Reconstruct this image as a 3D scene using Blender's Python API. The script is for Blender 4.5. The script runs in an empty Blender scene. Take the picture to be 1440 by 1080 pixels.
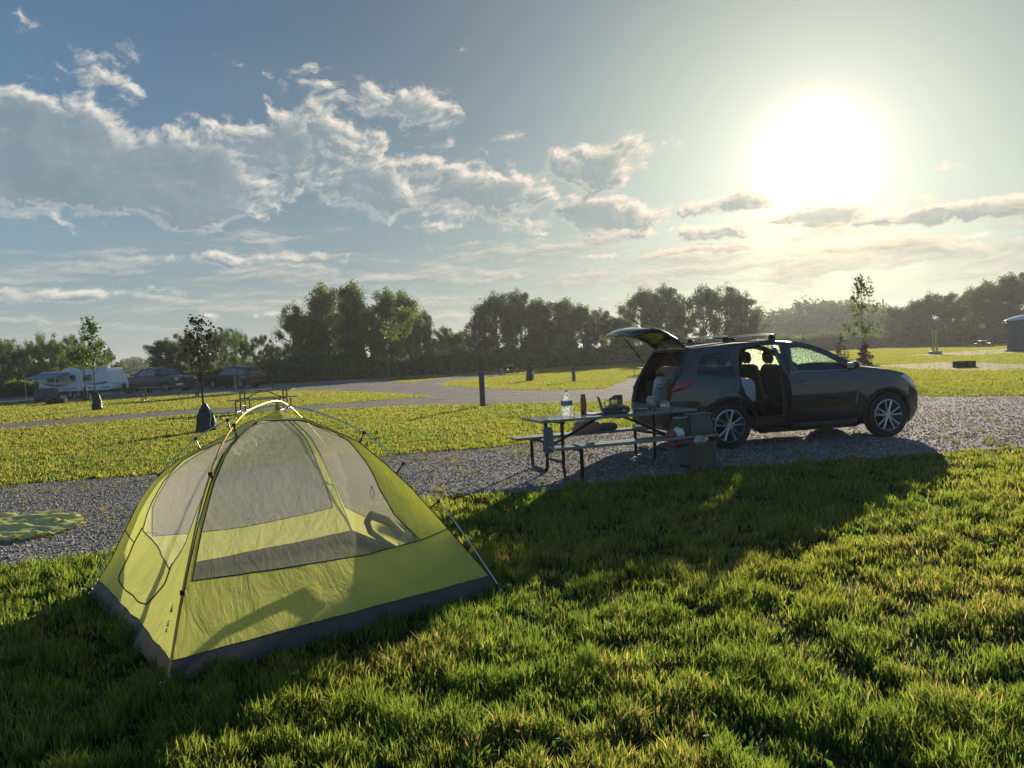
import bpy, bmesh, math, random
import numpy as np
from mathutils import Vector, Matrix
from mathutils.geometry import delaunay_2d_cdt
rnd = random.Random(7)
nr = np.random.default_rng(11)
R = math.radians
scene = bpy.context.scene
col = scene.collection

# ---------------------------------------------------------------- camera
CAM_H = 1.6
FOC = 1088.0                                  # focal length in photograph pixels (1440 wide)
roll = R(2.67)
pitch = math.atan(40 * math.cos(roll) / FOC)
fw = np.array([0, math.cos(pitch), -math.sin(pitch)])
_rt = np.array([1.0, 0, 0]); _up = np.cross(_rt, fw)
CR = _rt * math.cos(roll) - _up * math.sin(roll)
CU = _up * math.cos(roll) + _rt * math.sin(roll)
cam = bpy.data.objects.new('camera', bpy.data.cameras.new('camera'))
col.objects.link(cam)
m = Matrix.Identity(4)
for i in range(3):
    m[i][0], m[i][1], m[i][2] = CR[i], CU[i], -fw[i]
m[2][3] = CAM_H
cam.matrix_world = m
cam.data.sensor_width = 36
cam.data.lens = FOC / 1440 * 36
cam.data.clip_start = 0.05
cam.data.clip_end = 6000
scene.camera = cam

def ray(x, y):
    return fw + CR * (x - 720) / FOC - CU * (y - 540) / FOC
def G(x, y, z=0.0):
    """point of the level plane z measured from the photograph"""
    d = ray(x, y); t = (z - CAM_H) / d[2]
    return (d[0] * t, d[1] * t)
def at(x, y, Y):
    d = ray(x, y); t = Y / d[1]
    return (d[0] * t, Y, CAM_H + d[2] * t)
def azel(x, y):
    d = ray(x, y); d = d / np.linalg.norm(d)
    return math.degrees(math.atan2(d[0], d[1])), math.degrees(math.asin(d[2]))

# ---------------------------------------------------------------- exposure, sun, sky
SUN_AZ, SUN_EL = 21.94, 12.14
scene.view_settings.view_transform = 'Standard'
scene.view_settings.look = 'None'
scene.view_settings.gamma = 1
scene.view_settings.exposure = 0.9
scene.cycles.use_denoising = True
scene.cycles.max_bounces = 8
scene.cycles.transparent_max_bounces = 24
scene.cycles.volume_bounces = 0
scene.cycles.sample_clamp_indirect = 4
scene.cycles.caustics_reflective = False
scene.cycles.caustics_refractive = False

sun = bpy.data.objects.new('sun', bpy.data.lights.new('sun', 'SUN'))
col.objects.link(sun)
sun.data.energy = 4.8
sun.data.angle = R(0.6)
sun.data.color = (1.0, 0.86, 0.66)
sd = Vector((math.sin(R(SUN_AZ)) * math.cos(R(SUN_EL)), math.cos(R(SUN_AZ)) * math.cos(R(SUN_EL)), math.sin(R(SUN_EL))))
sun.rotation_euler = sd.to_track_quat('Z', 'Y').to_euler()

world = bpy.data.worlds.new('World')
scene.world = world
world.use_nodes = True
WT = world.node_tree
WT.nodes.clear()

class V:                                       # a tiny expression wrapper round Math nodes
    def __init__(s, t, o): s.t, s.o = t, o
    def _m(s, op, *a, clamp=False):
        n = s.t.nodes.new('ShaderNodeMath'); n.operation = op; n.use_clamp = clamp
        for i, x in enumerate((s,) + a):
            if isinstance(x, V): s.t.links.new(x.o, n.inputs[i])
            else: n.inputs[i].default_value = float(x)
        return V(s.t, n.outputs[0])
    def __add__(s, b): return s._m('ADD', b)
    __radd__ = __add__
    def __mul__(s, b): return s._m('MULTIPLY', b)
    __rmul__ = __mul__
    def __sub__(s, b): return s._m('SUBTRACT', b)
    def __rsub__(s, b): return (s * -1) + b
    def __rtruediv__(s, b):
        n = s.t.nodes.new('ShaderNodeMath'); n.operation = 'DIVIDE'; n.inputs[0].default_value = b; s.t.links.new(s.o, n.inputs[1]); return V(s.t, n.outputs[0])
    def __truediv__(s, b): return s._m('DIVIDE', b)
    def __pow__(s, b): return s._m('POWER', b)
    def exp(s): return s._m('EXPONENT')
    def clamp(s): return s._m('ADD', 0.0, clamp=True)
    def smooth(s, a, b):
        n = s.t.nodes.new('ShaderNodeMapRange'); n.interpolation_type = 'SMOOTHSTEP'
        s.t.links.new(s.o, n.inputs[0]); n.inputs[1].default_value = a; n.inputs[2].default_value = b
        return V(s.t, n.outputs[0])
def comb(t, x, y, z=0.0):
    n = t.nodes.new('ShaderNodeCombineXYZ')
    for i, a in enumerate((x, y, z)):
        if isinstance(a, V): t.links.new(a.o, n.inputs[i])
        else: n.inputs[i].default_value = a
    return n.outputs[0]
def noise(t, vec, scale, detail=6, rough=.55, dist=0.0):
    n = t.nodes.new('ShaderNodeTexNoise'); n.inputs['Scale'].default_value = scale
    n.inputs['Detail'].default_value = detail; n.inputs['Roughness'].default_value = rough
    n.inputs['Distortion'].default_value = dist
    if vec is not None: t.links.new(vec, n.inputs['Vector'])
    return V(t, n.outputs['Fac'])
def mixc(t, fac, a, b, mode='MIX'):
    n = t.nodes.new('ShaderNodeMix'); n.data_type = 'RGBA'; n.blend_type = mode
    n.clamp_factor = True
    if isinstance(fac, V): t.links.new(fac.o, n.inputs[0])
    else: n.inputs[0].default_value = fac
    for k, c in ((6, a), (7, b)):
        if isinstance(c, tuple): n.inputs[k].default_value = (*c, 1) if len(c) == 3 else c
        else: t.links.new(c, n.inputs[k])
    return n.outputs[2]

def build_sky():
    t = WT
    tc = t.nodes.new('ShaderNodeTexCoord')
    nrm = t.nodes.new('ShaderNodeVectorMath'); nrm.operation = 'NORMALIZE'
    t.links.new(tc.outputs['Generated'], nrm.inputs[0])
    sx = t.nodes.new('ShaderNodeSeparateXYZ'); t.links.new(nrm.outputs[0], sx.inputs[0])
    X, Y, Z = (V(t, sx.outputs[i]) for i in range(3))
    az = X._m('ARCTAN2', Y) * (180 / math.pi)
    el = Z._m('ARCSINE') * (180 / math.pi)
    sky = t.nodes.new('ShaderNodeTexSky'); sky.sky_type = 'NISHITA'; sky.sun_disc = False
    sky.sun_elevation = R(SUN_EL); sky.sun_rotation = R(SUN_AZ)
    sky.air_density = 1.0; sky.dust_density = 1.6; sky.ozone_density = 1.6; sky.altitude = 200
    dn = t.nodes.new('ShaderNodeVectorMath'); dn.operation = 'DOT_PRODUCT'
    t.links.new(nrm.outputs[0], dn.inputs[0]); dn.inputs[1].default_value = sd
    ang = V(t, dn.outputs['Value'])._m('MINIMUM', 1.0)._m('ARCCOSINE') * (180 / math.pi)
    # the bright sun side is held back as the photograph's exposure holds it
    hold = 1 / (V(t, dn.outputs['Value']).clamp()._m('POWER', 3.0) * 3.8 + 1)
    hv = t.nodes.new('ShaderNodeVectorMath'); hv.operation = 'SCALE'
    t.links.new(sky.outputs[0], hv.inputs[0]); t.links.new(hold.o, hv.inputs['Scale'])
    base = mixc(t, 1.0, hv.outputs[0], (0.53, 0.87, 1.12), 'MULTIPLY')
    # thin high haze, warmer and brighter low down
    low = (el * -0.11).exp()
    veil = noise(t, comb(t, az * .35, el * 2.2), .12, 4, .5).smooth(.35, .75)
    base = mixc(t, (low * .70 + veil * low * .35).clamp(), base, (2.5, 2.75, 2.8))
    warm = (ang * ang * -.004).exp()
    base = mixc(t, warm * .40, base, (3.9, 3.5, 2.8))
    # clouds: ragged heaps where the photograph has them, smooth grey middles
    def cells(dx, dy):
        a, e = az + dx, el + dy
        wv = noise(t, comb(t, a, e * 1.2, 9.1), .55, 4, .6); a = a + (wv - .5) * 1.6; e = e + (wv - .5) * .9
        n1 = noise(t, comb(t, a, e * 1.5), .21, 12, .62, .35)
        n2 = noise(t, comb(t, a * .45, e * 2.6, 3.7), .24, 11, .66, .3)
        out = None
        for (px, py, rx, ry, amp, kind) in CLOUDS:
            ca, ce = azel(px, py); ra = rx / FOC * 57.3; re = ry / FOC * 57.3
            ux = (a - ca) * (1 / ra); uy = (e - ce) * (1 / re)
            g = ((ux * ux + uy * uy) * -1.0).exp() * amp
            out = g if out is None else out._m('MAXIMUM', g)
        band = ((e - 5.6) * (1 / 4.6)); band = (band * band * -1.0).exp() * .43
        return out + (n1 - .5) * 2.3, band + (n2 - .5) * 1.5
    c0, b0 = cells(0, 0)
    c1, b1 = cells(.45, .30)
    dens = c0.smooth(.36, .68)
    core = c0.smooth(.50, 1.05)
    edge = ((c0 - c1) * 3.2 + .10).clamp()
    nearsun = (ang * -.055).exp()
    lit = (edge * (1.1 - c0.smooth(.62, 1.0) * 1.0) + (1 - c0.smooth(.50, .66)) * .45).clamp()
    br = (nearsun * 1.6 + .78)
    hi = mixc(t, nearsun, (5.4, 5.3, 4.8), (9.5, 6.8, 4.8))
    grey = mixc(t, nearsun, (1.30, 1.85, 2.25), (3.2, 3.5, 3.0))
    n3 = noise(t, comb(t, az, el * 1.2, 5.5), .30, 6, .6).smooth(.42, .72)
    grey = mixc(t, n3 * .35, grey, mixc(t, nearsun, (2.3, 2.8, 3.1), (4.8, 4.5, 3.9)))
    cc = mixc(t, lit, grey, hi)
    base = mixc(t, dens * .93, base, cc)
    db = b0.smooth(.28, .55)
    eb = ((b0 - b1) * 2.5 + .35).clamp() * (1 - b0.smooth(.5, .9))
    greyb = mixc(t, nearsun, (2.0, 2.3, 2.45), (2.5, 2.2, 1.8))
    hib = mixc(t, nearsun, (4.2, 4.2, 3.9), (9.0, 7.2, 4.6))
    base = mixc(t, db * .72, base, mixc(t, eb, greyb, hib))
    # the sun's own glare in the hazy air
    glare = ((ang * ang) * (-1 / 4.3)).exp() * 54 + (ang * -.35).exp() * 4 + (ang * -.15).exp() * 2.0 + (ang * -.045).exp() * .9
    glare = glare * (1 - dens * .80) * (1 - db * .45)
    gc = t.nodes.new('ShaderNodeVectorMath'); gc.operation = 'SCALE'
    gc.inputs[0].default_value = (1.0, .85, .58); t.links.new(glare.o, gc.inputs['Scale'])
    ad = t.nodes.new('ShaderNodeVectorMath'); ad.operation = 'ADD'
    t.links.new(base, ad.inputs[0]); t.links.new(gc.outputs[0], ad.inputs[1])
    bg = t.nodes.new('ShaderNodeBackground'); bg.inputs[1].default_value = 0.082
    t.links.new(ad.outputs[0], bg.inputs[0])
    o = t.nodes.new('ShaderNodeOutputWorld'); t.links.new(bg.outputs[0], o.inputs[0])
# (photo x, photo y, half width, half height, strength, kind): where each cloud hangs
CLOUDS = [(85, 200, 115, 82, 1.1, 0), (190, 245, 240, 60, 1.25, 0), (420, 215, 170, 84, .88, 0), (520, 255, 130, 50, .85, 0),
          (560, 152, 110, 32, .75, 0), (600, 235, 95, 38, .74, 0), (700, 270, 150, 42, .86, 0), (835, 235, 100, 46, .86, 0), (440, 118, 40, 10, .5, 0),
          (610, 318, 50, 14, .55, 0), (860, 300, 170, 34, .78, 0), (1010, 290, 150, 18, .78, 0), (1225, 290, 90, 12, .75, 0), (1130, 318, 280, 10, .74, 0), (1150, 303, 120, 11, 1.0, 0), (1240, 345, 200, 9, .70, 0), (1000, 350, 200, 8, .66, 0),
          (1365, 228, 60, 10, .66, 0), (330, 364, 180, 13, .64, 0), (1320, 300, 200, 14, .70, 0), (700, 190, 60, 10, .5, 0), (930, 330, 240, 14, .66, 0),
          (60, 415, 160, 12, .60, 0), (450, 440, 200, 9, .56, 0)]
build_sky()

# ---------------------------------------------------------------- helpers
def tag(o, label=None, cat=None, group=None, kind=None):
    if label: o['label'] = label
    if cat: o['category'] = cat
    if group: o['group'] = group
    if kind: o['kind'] = kind
    return o
def empty(name, loc, rz=0.0, label=None, cat=None, group=None):
    o = bpy.data.objects.new(name, None); col.objects.link(o)
    o.location = loc; o.rotation_euler = (0, 0, rz); o.empty_display_size = .2
    return tag(o, label, cat, group)

class MB:
    def __init__(s): s.v, s.f, s.m = [], [], []
    def add(s, vs, fs, mi=0):
        b = len(s.v); s.v += [tuple(map(float, p)) for p in vs]
        s.f += [tuple(b + i for i in f) for f in fs]; s.m += [mi] * len(fs); return s
    def box(s, c, d, rz=0.0, bev=0.0, mi=0, tilt=None):
        hx, hy, hz = d[0] / 2, d[1] / 2, d[2] / 2
        b = min(bev, hx * .9, hy * .9, hz * .9)
        if b <= 0:
            P = [(x, y, z) for z in (-hz, hz) for x, y in ((-hx, -hy), (hx, -hy), (hx, hy), (-hx, hy))]
            F = [(3, 2, 1, 0), (4, 5, 6, 7), (0, 1, 5, 4), (1, 2, 6, 5), (2, 3, 7, 6), (3, 0, 4, 7)]
        else:
            P, F = [], []
            lay = [(-hz, b), (-hz + b, 0), (hz - b, 0), (hz, b)]
            for z, i in lay:
                x, y = hx - i, hy - i
                k = b if i == 0 else b * .4
                P += [(-x + k, -y, z), (x - k, -y, z), (x, -y + k, z), (x, y - k, z), (x - k, y, z), (-x + k, y, z), (-x, y - k, z), (-x, -y + k, z)]
            F.append(tuple(range(7, -1, -1))); F.append(tuple(range(24, 32)))
            for l in range(3):
                for k in range(8):
                    F.append((l * 8 + k, l * 8 + (k + 1) % 8, l * 8 + 8 + (k + 1) % 8, l * 8 + 8 + k))
        M = Matrix.Rotation(rz, 3, 'Z')
        if tilt is not None: M = M @ tilt
        return s.add([Vector(c) + M @ Vector(p) for p in P], F, mi)
    def tube(s, path, r, n=8, closed=False, cap=True, mi=0):
        path = [Vector(p) for p in path]; N = len(path)
        rs = r if isinstance(r, (list, tuple)) else [r] * N
        P, F = [], []; prev = None
        for i, p in enumerate(path):
            if closed: d = path[(i + 1) % N] - path[i - 1]
            else: d = path[min(i + 1, N - 1)] - path[max(i - 1, 0)]
            d = d.normalized() if d.length > 1e-9 else Vector((0, 0, 1))
            if prev is None:
                a = d.cross(Vector((0, 0, 1)))
                if a.length < .1: a = d.cross(Vector((1, 0, 0)))
            else: a = prev - d * prev.dot(d)
            a.normalize(); prev = a; b = d.cross(a)
            for k in range(n):
                q = 2 * math.pi * k / n
                P.append(p + (a * math.cos(q) + b * math.sin(q)) * rs[i])
        L = N if closed else N - 1
        for i in range(L):
            j = (i + 1) % N
            for k in range(n):
                F.append((i * n + k, i * n + (k + 1) % n, j * n + (k + 1) % n, j * n + k))
        if cap and not closed:
            F.append(tuple(range(n - 1, -1, -1))); F.append(tuple((N - 1) * n + k for k in range(n)))
        return s.add(P, F, mi)
    def lathe(s, prof, n=20, c=(0, 0, 0), axis='Z', mi=0):
        P, F = [], []
        for r, h in prof:
            for k in range(n):
                q = 2 * math.pi * k / n; x, y = r * math.cos(q), r * math.sin(q)
                p = (x, y, h) if axis == 'Z' else (x, h, y)
                P.append((c[0] + p[0], c[1] + p[1], c[2] + p[2]))
        for i in range(len(prof) - 1):
            for k in range(n):
                f = (i * n + k, i * n + (k + 1) % n, (i + 1) * n + (k + 1) % n, (i + 1) * n + k)
                F.append(f if axis == 'Z' else f[::-1])
        return s.add(P, F, mi)
    def grid(s, fn, nu, nv, mi=0):
        P = [fn(i / nu, j / nv) for i in range(nu + 1) for j in range(nv + 1)]
        F = [(i * (nv + 1) + j, (i + 1) * (nv + 1) + j, (i + 1) * (nv + 1) + j + 1, i * (nv + 1) + j + 1) for i in range(nu) for j in range(nv)]
        return s.add(P, F, mi)
    def prism(s, poly, h, axis='Y', c=0.0, mi=0):
        """poly in the plane across the axis, extruded by h, centred on c"""
        n = len(poly); P = []
        for e in (-h / 2, h / 2):
            for a, b in poly:
                P.append((a, c + e, b) if axis == 'Y' else (c + e, a, b) if axis == 'X' else (a, b, c + e))
        return s.add(P, [tuple(range(n)), tuple(range(2 * n - 1, n - 1, -1))] + [(i, n + i, n + (i + 1) % n, (i + 1) % n) for i in range(n)], mi)
    def build(s, name, mt, parent=None, smooth=True, ang=35, loc=None, thick=0.0, label=None):
        me = bpy.data.meshes.new(name); me.from_pydata(s.v, [], s.f)
        mats = mt if isinstance(mt, (list, tuple)) else [mt]
        for q in mats: me.materials.append(q)
        if len(mats) > 1: me.polygons.foreach_set('material_index', s.m)
        me.validate()
        bm = bmesh.new(); bm.from_mesh(me)
        bmesh.ops.recalc_face_normals(bm, faces=bm.faces)
        bm.to_mesh(me); bm.free()
        if smooth:
            me.polygons.foreach_set('use_smooth', [True] * len(me.polygons))
            try: me.set_sharp_from_angle(angle=R(ang))
            except Exception: pass
        o = bpy.data.objects.new(name, me); col.objects.link(o)
        if parent is not None: o.parent = parent
        if loc is not None: o.location = loc
        if thick:
            md = o.modifiers.new('s', 'SOLIDIFY'); md.thickness = thick; md.offset = -1
        if label: o['label'] = label
        return o

def copy_tree(o, parent=None):
    c = o.copy(); col.objects.link(c); c.parent = parent
    for ch in list(o.children): copy_tree(ch, c)
    return c

def inpoly(px, py, poly):
    px = np.asarray(px, float); py = np.asarray(py, float); r = np.zeros(px.shape, bool)
    n = len(poly)
    for i in range(n):
        x1, y1 = poly[i]; x2, y2 = poly[(i + 1) % n]
        if y1 == y2: continue
        c = ((y1 > py) != (y2 > py)) & (px < (x2 - x1) * (py - y1) / (y2 - y1) + x1)
        r ^= c
    return r
def cdt(outline, holes=(), step=.1, keep=None):
    """triangulate a 2-D outline with holes, with inner points every step; returns verts, tris"""
    pts, edges = [], []
    def ring(p):
        b = len(pts); q = []
        for i in range(len(p)):
            a, c = np.array(p[i], float), np.array(p[(i + 1) % len(p)], float)
            k = max(1, int(np.linalg.norm(c - a) / step))
            q += [tuple(a + (c - a) * j / k) for j in range(k)]
        pts.extend(q); edges.extend([(b + i, b + (i + 1) % len(q)) for i in range(len(q))])
    ring(outline)
    for h in holes: ring(h)
    o = np.array(outline); x0, y0 = o.min(0); x1, y1 = o.max(0)
    gx, gy = np.meshgrid(np.arange(x0 + step / 2, x1, step), np.arange(y0 + step / 2, y1, step))
    gx, gy = gx.ravel(), gy.ravel(); ok = inpoly(gx, gy, outline)
    for x, y in zip(gx[ok], gy[ok]): pts.append((x, y))
    vs, es, fs, *_ = delaunay_2d_cdt([Vector(p) for p in pts], edges, [], 0, 1e-5)
    va = np.array([(v.x, v.y) for v in vs]); F = []
    fs = [f for f in fs if len(f) == 3]
    cen = np.array([va[list(f)].mean(0) for f in fs])
    ok = inpoly(cen[:, 0], cen[:, 1], outline)
    for h in holes: ok &= ~inpoly(cen[:, 0], cen[:, 1], h)
    return va, [tuple(f) for f, k in zip(fs, ok) if k]

# value noise for building shapes
_perm = nr.random((64, 64))
def vnoise(x, y):
    x = np.asarray(x, float); y = np.asarray(y, float)
    xi = np.floor(x).astype(int); yi = np.floor(y).astype(int); fx, fy = x - xi, y - yi
    fx = fx * fx * (3 - 2 * fx); fy = fy * fy * (3 - 2 * fy)
    g = lambda i, j: _perm[i % 64, j % 64]
    return (g(xi, yi) * (1 - fx) + g(xi + 1, yi) * fx) * (1 - fy) + (g(xi, yi + 1) * (1 - fx) + g(xi + 1, yi + 1) * fx) * fy
def fbm(x, y, o=4):
    s, a, t = 0, .5, 0
    for k in range(o): s = s + a * vnoise(x * 2 ** k + 17 * k, y * 2 ** k + 5 * k); t += a; a *= .5
    return s / t

# ---------------------------------------------------------------- materials
def mat(name, c, rough=.6, metal=0.0, var=0.0, vscale=8.0, bump=0.0, bscale=60.0, coat=0.0, spec=.5, c2=None, stretch=None):
    m = bpy.data.materials.new(name); m.use_nodes = True; t = m.node_tree; b = t.nodes['Principled BSDF']
    b.inputs['Base Color'].default_value = (*c, 1); b.inputs['Roughness'].default_value = rough
    b.inputs['Metallic'].default_value = metal; b.inputs['Specular IOR Level'].default_value = spec
    b.inputs['Coat Weight'].default_value = coat; b.inputs['Coat Roughness'].default_value = .04
    tc = t.nodes.new('ShaderNodeTexCoord'); vec = tc.outputs['Object']
    if stretch:
        mp = t.nodes.new('ShaderNodeMapping'); mp.inputs['Scale'].default_value = stretch
        t.links.new(vec, mp.inputs[0]); vec = mp.outputs[0]
    if var or c2:
        n = noise(t, vec, vscale, 5, .6).smooth(.3, .7)
        c2 = c2 or tuple(x * (1 - var) for x in c)
        t.links.new(mixc(t, n, c, c2), b.inputs['Base Color'])
        rn = noise(t, vec, vscale * 1.7, 4, .6) * .25 + (rough - .12)
        t.links.new(rn.clamp().o, b.inputs['Roughness'])
    if bump:
        n = noise(t, vec, bscale, 5, .6); bp = t.nodes.new('ShaderNodeBump')
        bp.inputs['Strength'].default_value = 1; bp.inputs['Distance'].default_value = bump
        t.links.new(n.o, bp.inputs['Height']); t.links.new(bp.outputs[0], b.inputs['Normal'])
    return m
def leafmat(name, attr=True, c=(.08, .12, .03), trans=.5, boost=1.0, rough=.5, var=.35):
    m = bpy.data.materials.new(name); m.use_nodes = True; t = m.node_tree; t.nodes.clear()
    if attr:
        a = t.nodes.new('ShaderNodeAttribute'); a.attribute_name = 'tint'; cc = a.outputs['Color']
    else:
        tc = t.nodes.new('ShaderNodeTexCoord'); oi = t.nodes.new('ShaderNodeObjectInfo')
        n = noise(t, tc.outputs['Object'], 1.1, 3).smooth(.35, .65)
        r1 = V(t, oi.outputs['Random'])
        cc = mixc(t, n, c, tuple(x * (1 - var) for x in c))
        cc = mixc(t, r1 * .6, cc, (c[0] * 1.5, c[1] * 1.15, c[2] * .9))
    p = t.nodes.new('ShaderNodeBsdfPrincipled'); p.inputs['Roughness'].default_value = rough
    p.inputs['Specular IOR Level'].default_value = .12
    t.links.new(cc, p.inputs['Base Color'])
    tr = t.nodes.new('ShaderNodeBsdfTranslucent')
    tcol = mixc(t, 1.0, cc, (1.4 * boost, 1.25 * boost, .75 * boost), 'MULTIPLY')
    t.links.new(tcol, tr.inputs[0])
    mx = t.nodes.new('ShaderNodeMixShader'); mx.inputs[0].default_value = trans
    t.links.new(p.outputs[0], mx.inputs[1]); t.links.new(tr.outputs[0], mx.inputs[2])
    o = t.nodes.new('ShaderNodeOutputMaterial'); t.links.new(mx.outputs[0], o.inputs[0])
    return m
def cloth(name, c, trans=.45, tcol=None, alpha=0.0, rough=.5, bump=.004, bscale=9.0, stretch=(1, 1, 1), sheen=True):
    """thin fabric: reflects, lets light through, and (for netting) lets some rays pass"""
    m = bpy.data.materials.new(name); m.use_nodes = True; t = m.node_tree; t.nodes.clear()
    tc = t.nodes.new('ShaderNodeTexCoord'); mp = t.nodes.new('ShaderNodeMapping'); mp.inputs['Scale'].default_value = stretch
    t.links.new(tc.outputs['Object'], mp.inputs[0])
    n = noise(t, mp.outputs[0], bscale, 5, .6, .6); bp = t.nodes.new('ShaderNodeBump')
    bp.inputs['Distance'].default_value = bump; t.links.new(n.o, bp.inputs['Height'])
    n2 = noise(t, mp.outputs[0], 5, 3).smooth(.3, .7)
    cc = mixc(t, n2, c, tuple(x * .9 for x in c))
    p = t.nodes.new('ShaderNodeBsdfPrincipled'); p.inputs['Roughness'].default_value = rough
    t.links.new(cc, p.inputs['Base Color']); t.links.new(bp.outputs[0], p.inputs['Normal'])
    tr = t.nodes.new('ShaderNodeBsdfTranslucent'); tr.inputs[0].default_value = (*(tcol or c), 1)
    t.links.new(bp.outputs[0], tr.inputs['Normal'])
    mx = t.nodes.new('ShaderNodeMixShader'); mx.inputs[0].default_value = trans
    t.links.new(p.outputs[0], mx.inputs[1]); t.links.new(tr.outputs[0], mx.inputs[2]); last = mx.outputs[0]
    if alpha:
        tp = t.nodes.new('ShaderNodeBsdfTransparent'); m2 = t.nodes.new('ShaderNodeMixShader'); m2.inputs[0].default_value = alpha
        t.links.new(last, m2.inputs[1]); t.links.new(tp.outputs[0], m2.inputs[2]); last = m2.outputs[0]
    o = t.nodes.new('ShaderNodeOutputMaterial'); t.links.new(last, o.inputs[0])
    return m
def glassmat(name, tint=(.5, .55, .55), rough=.02, glossy=.12, haze=0.0, hc=(.5, .6, .4)):
    m = bpy.data.materials.new(name); m.use_nodes = True; t = m.node_tree; t.nodes.clear()
    tp = t.nodes.new('ShaderNodeBsdfTransparent'); tp.inputs[0].default_value = (*tint, 1)
    gl = t.nodes.new('ShaderNodeBsdfGlossy'); gl.inputs['Roughness'].default_value = rough
    fr = t.nodes.new('ShaderNodeFresnel'); fr.inputs[0].default_value = 1.5
    mx = t.nodes.new('ShaderNodeMixShader'); k = (V(t, fr.outputs[0]) + glossy * .3).clamp()
    t.links.new(k.o, mx.inputs[0]); t.links.new(tp.outputs[0], mx.inputs[1]); t.links.new(gl.outputs[0], mx.inputs[2]); last = mx.outputs[0]
    if haze:
        tc = t.nodes.new('ShaderNodeTexCoord'); n = noise(t, tc.outputs['Object'], 38, 3, .6).smooth(.42, .60)
        tr = t.nodes.new('ShaderNodeBsdfTranslucent'); tr.inputs[0].default_value = (*hc, 1)
        m2 = t.nodes.new('ShaderNodeMixShader'); t.links.new((n * haze + haze * .25).clamp().o, m2.inputs[0])
        t.links.new(last, m2.inputs[1]); t.links.new(tr.outputs[0], m2.inputs[2]); last = m2.outputs[0]
    o = t.nodes.new('ShaderNodeOutputMaterial'); t.links.new(last, o.inputs[0])
    return m

def ground_mat(name, kind):
    m = bpy.data.materials.new(name); m.use_nodes = True; t = m.node_tree; b = t.nodes['Principled BSDF']
    tc = t.nodes.new('ShaderNodeTexCoord'); vec = tc.outputs['Object']
    bp = t.nodes.new('ShaderNodeBump')
    if kind == 'grass':
        n = noise(t, vec, 1.4, 6, .6).smooth(.35, .65); n2 = noise(t, vec, 14, 4, .6).smooth(.35, .65)
        c = mixc(t, n, (.026, .040, .010), (.045, .048, .016)); c = mixc(t, n2 * .6, c, (.018, .024, .008))
        h = noise(t, vec, 25, 5, .7); bp.inputs['Distance'].default_value = .05; b.inputs['Roughness'].default_value = .95; b.inputs['Specular IOR Level'].default_value = .05
    else:
        v = t.nodes.new('ShaderNodeTexVoronoi'); v.inputs['Scale'].default_value = 42; t.links.new(vec, v.inputs['Vector'])
        g = t.nodes.new('ShaderNodeSeparateColor'); t.links.new(v.outputs['Color'], g.inputs[0])
        n = noise(t, vec, .8, 5, .6).smooth(.35, .7)
        r = V(t, g.outputs[0])
        c = mixc(t, r, (.12, .115, .105), (.27, .26, .24)); c = mixc(t, r.smooth(.9, .97), c, (.62, .6, .57))
        c = mixc(t, n * .6, c, (.13, .11, .085))
        h = (V(t, v.outputs['Distance']) * -1.0) + r * .35 + noise(t, vec, 6, 3) * .5
        bp.inputs['Distance'].default_value = .02; b.inputs['Roughness'].default_value = .9; b.inputs['Specular IOR Level'].default_value = .15
    t.links.new(c, b.inputs['Base Color']); t.links.new(h.o, bp.inputs['Height']); t.links.new(bp.outputs[0], b.inputs['Normal'])
    return m

M = {}
M['grass'] = ground_mat('turf', 'grass'); M['gravel'] = ground_mat('crushed_stone', 'gravel')
M['blade'] = leafmat('blades', True, trans=.62, boost=1.6, rough=.5)
M['leaf'] = leafmat('leaves', False, (.078, .145, .050), .54, 1.2)
M['leaf_dark'] = leafmat('dark_leaves', False, (.058, .108, .042), .5, 1.1)
M['leaf_pale'] = leafmat('pale_leaves', False, (.085, .15, .045), .5, 1.1)
M['leaf_purple'] = leafmat('purple_leaves', False, (.034, .028, .024), .3, .8)
M['needle'] = leafmat('needles', False, (.040, .045, .028), .12, .9)
M['bark'] = mat('bark', (.09, .07, .05), .9, var=.4, vscale=6, bump=.01, bscale=20)
M['brush'] = leafmat('brush_stems', True, trans=.45, boost=1.1)

# ================================================================ THE GROUND
GP = lambda pts: [G(*p) for p in pts]
def wob(poly, amp=.06, step=.35, f=1.3):
    """break the straight runs of an outline so that the edge wanders"""
    out = []
    for i in range(len(poly)):
        a, b = np.array(poly[i]), np.array(poly[(i + 1) % len(poly)]); L = np.linalg.norm(b - a)
        d = np.linalg.norm((a + b) / 2); st = max(step, d * .025); k = max(1, int(L / st))
        nrm = np.array([-(b - a)[1], (b - a)[0]]) / max(L, 1e-6)
        for j in range(k):
            p = a + (b - a) * j / k
            w = (float(fbm(p[0] * f + 40, p[1] * f + 40, 3)) - .5) * amp * 4 * (1 + d * .02)
            out.append(tuple(p + nrm * w))
    return out
gravel_px = [(-260, 850), (0, 800), (130, 781), (380, 735), (620, 700), (800, 688), (1000, 661), (1180, 648), (1345, 635), (1440, 628), (1750, 606),
             (1750, 541), (1440, 557), (1310, 558), (1150, 545), (1080, 516), (1060, 502), (1000, 507), (940, 514), (900, 526), (850, 547), (760, 549), (660, 546),
             (612, 541), (640, 535), (720, 527), (715, 524), (620, 532), (575, 539), (515, 533), (415, 539), (200, 549), (0, 557), (-260, 572), (-260, 588), (0, 566),
             (200, 559), (300, 554), (415, 549), (520, 551), (606, 558), (430, 571), (280, 575), (0, 597), (-260, 617), (-260, 625), (0, 604), (280, 583), (430, 577), (600, 570),
             (700, 568), (900, 565), (985, 570), (960, 586), (870, 603), (730, 627), (560, 640), (220, 668), (0, 683), (-260, 704)]
GRAVEL = wob(GP(gravel_px))
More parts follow.
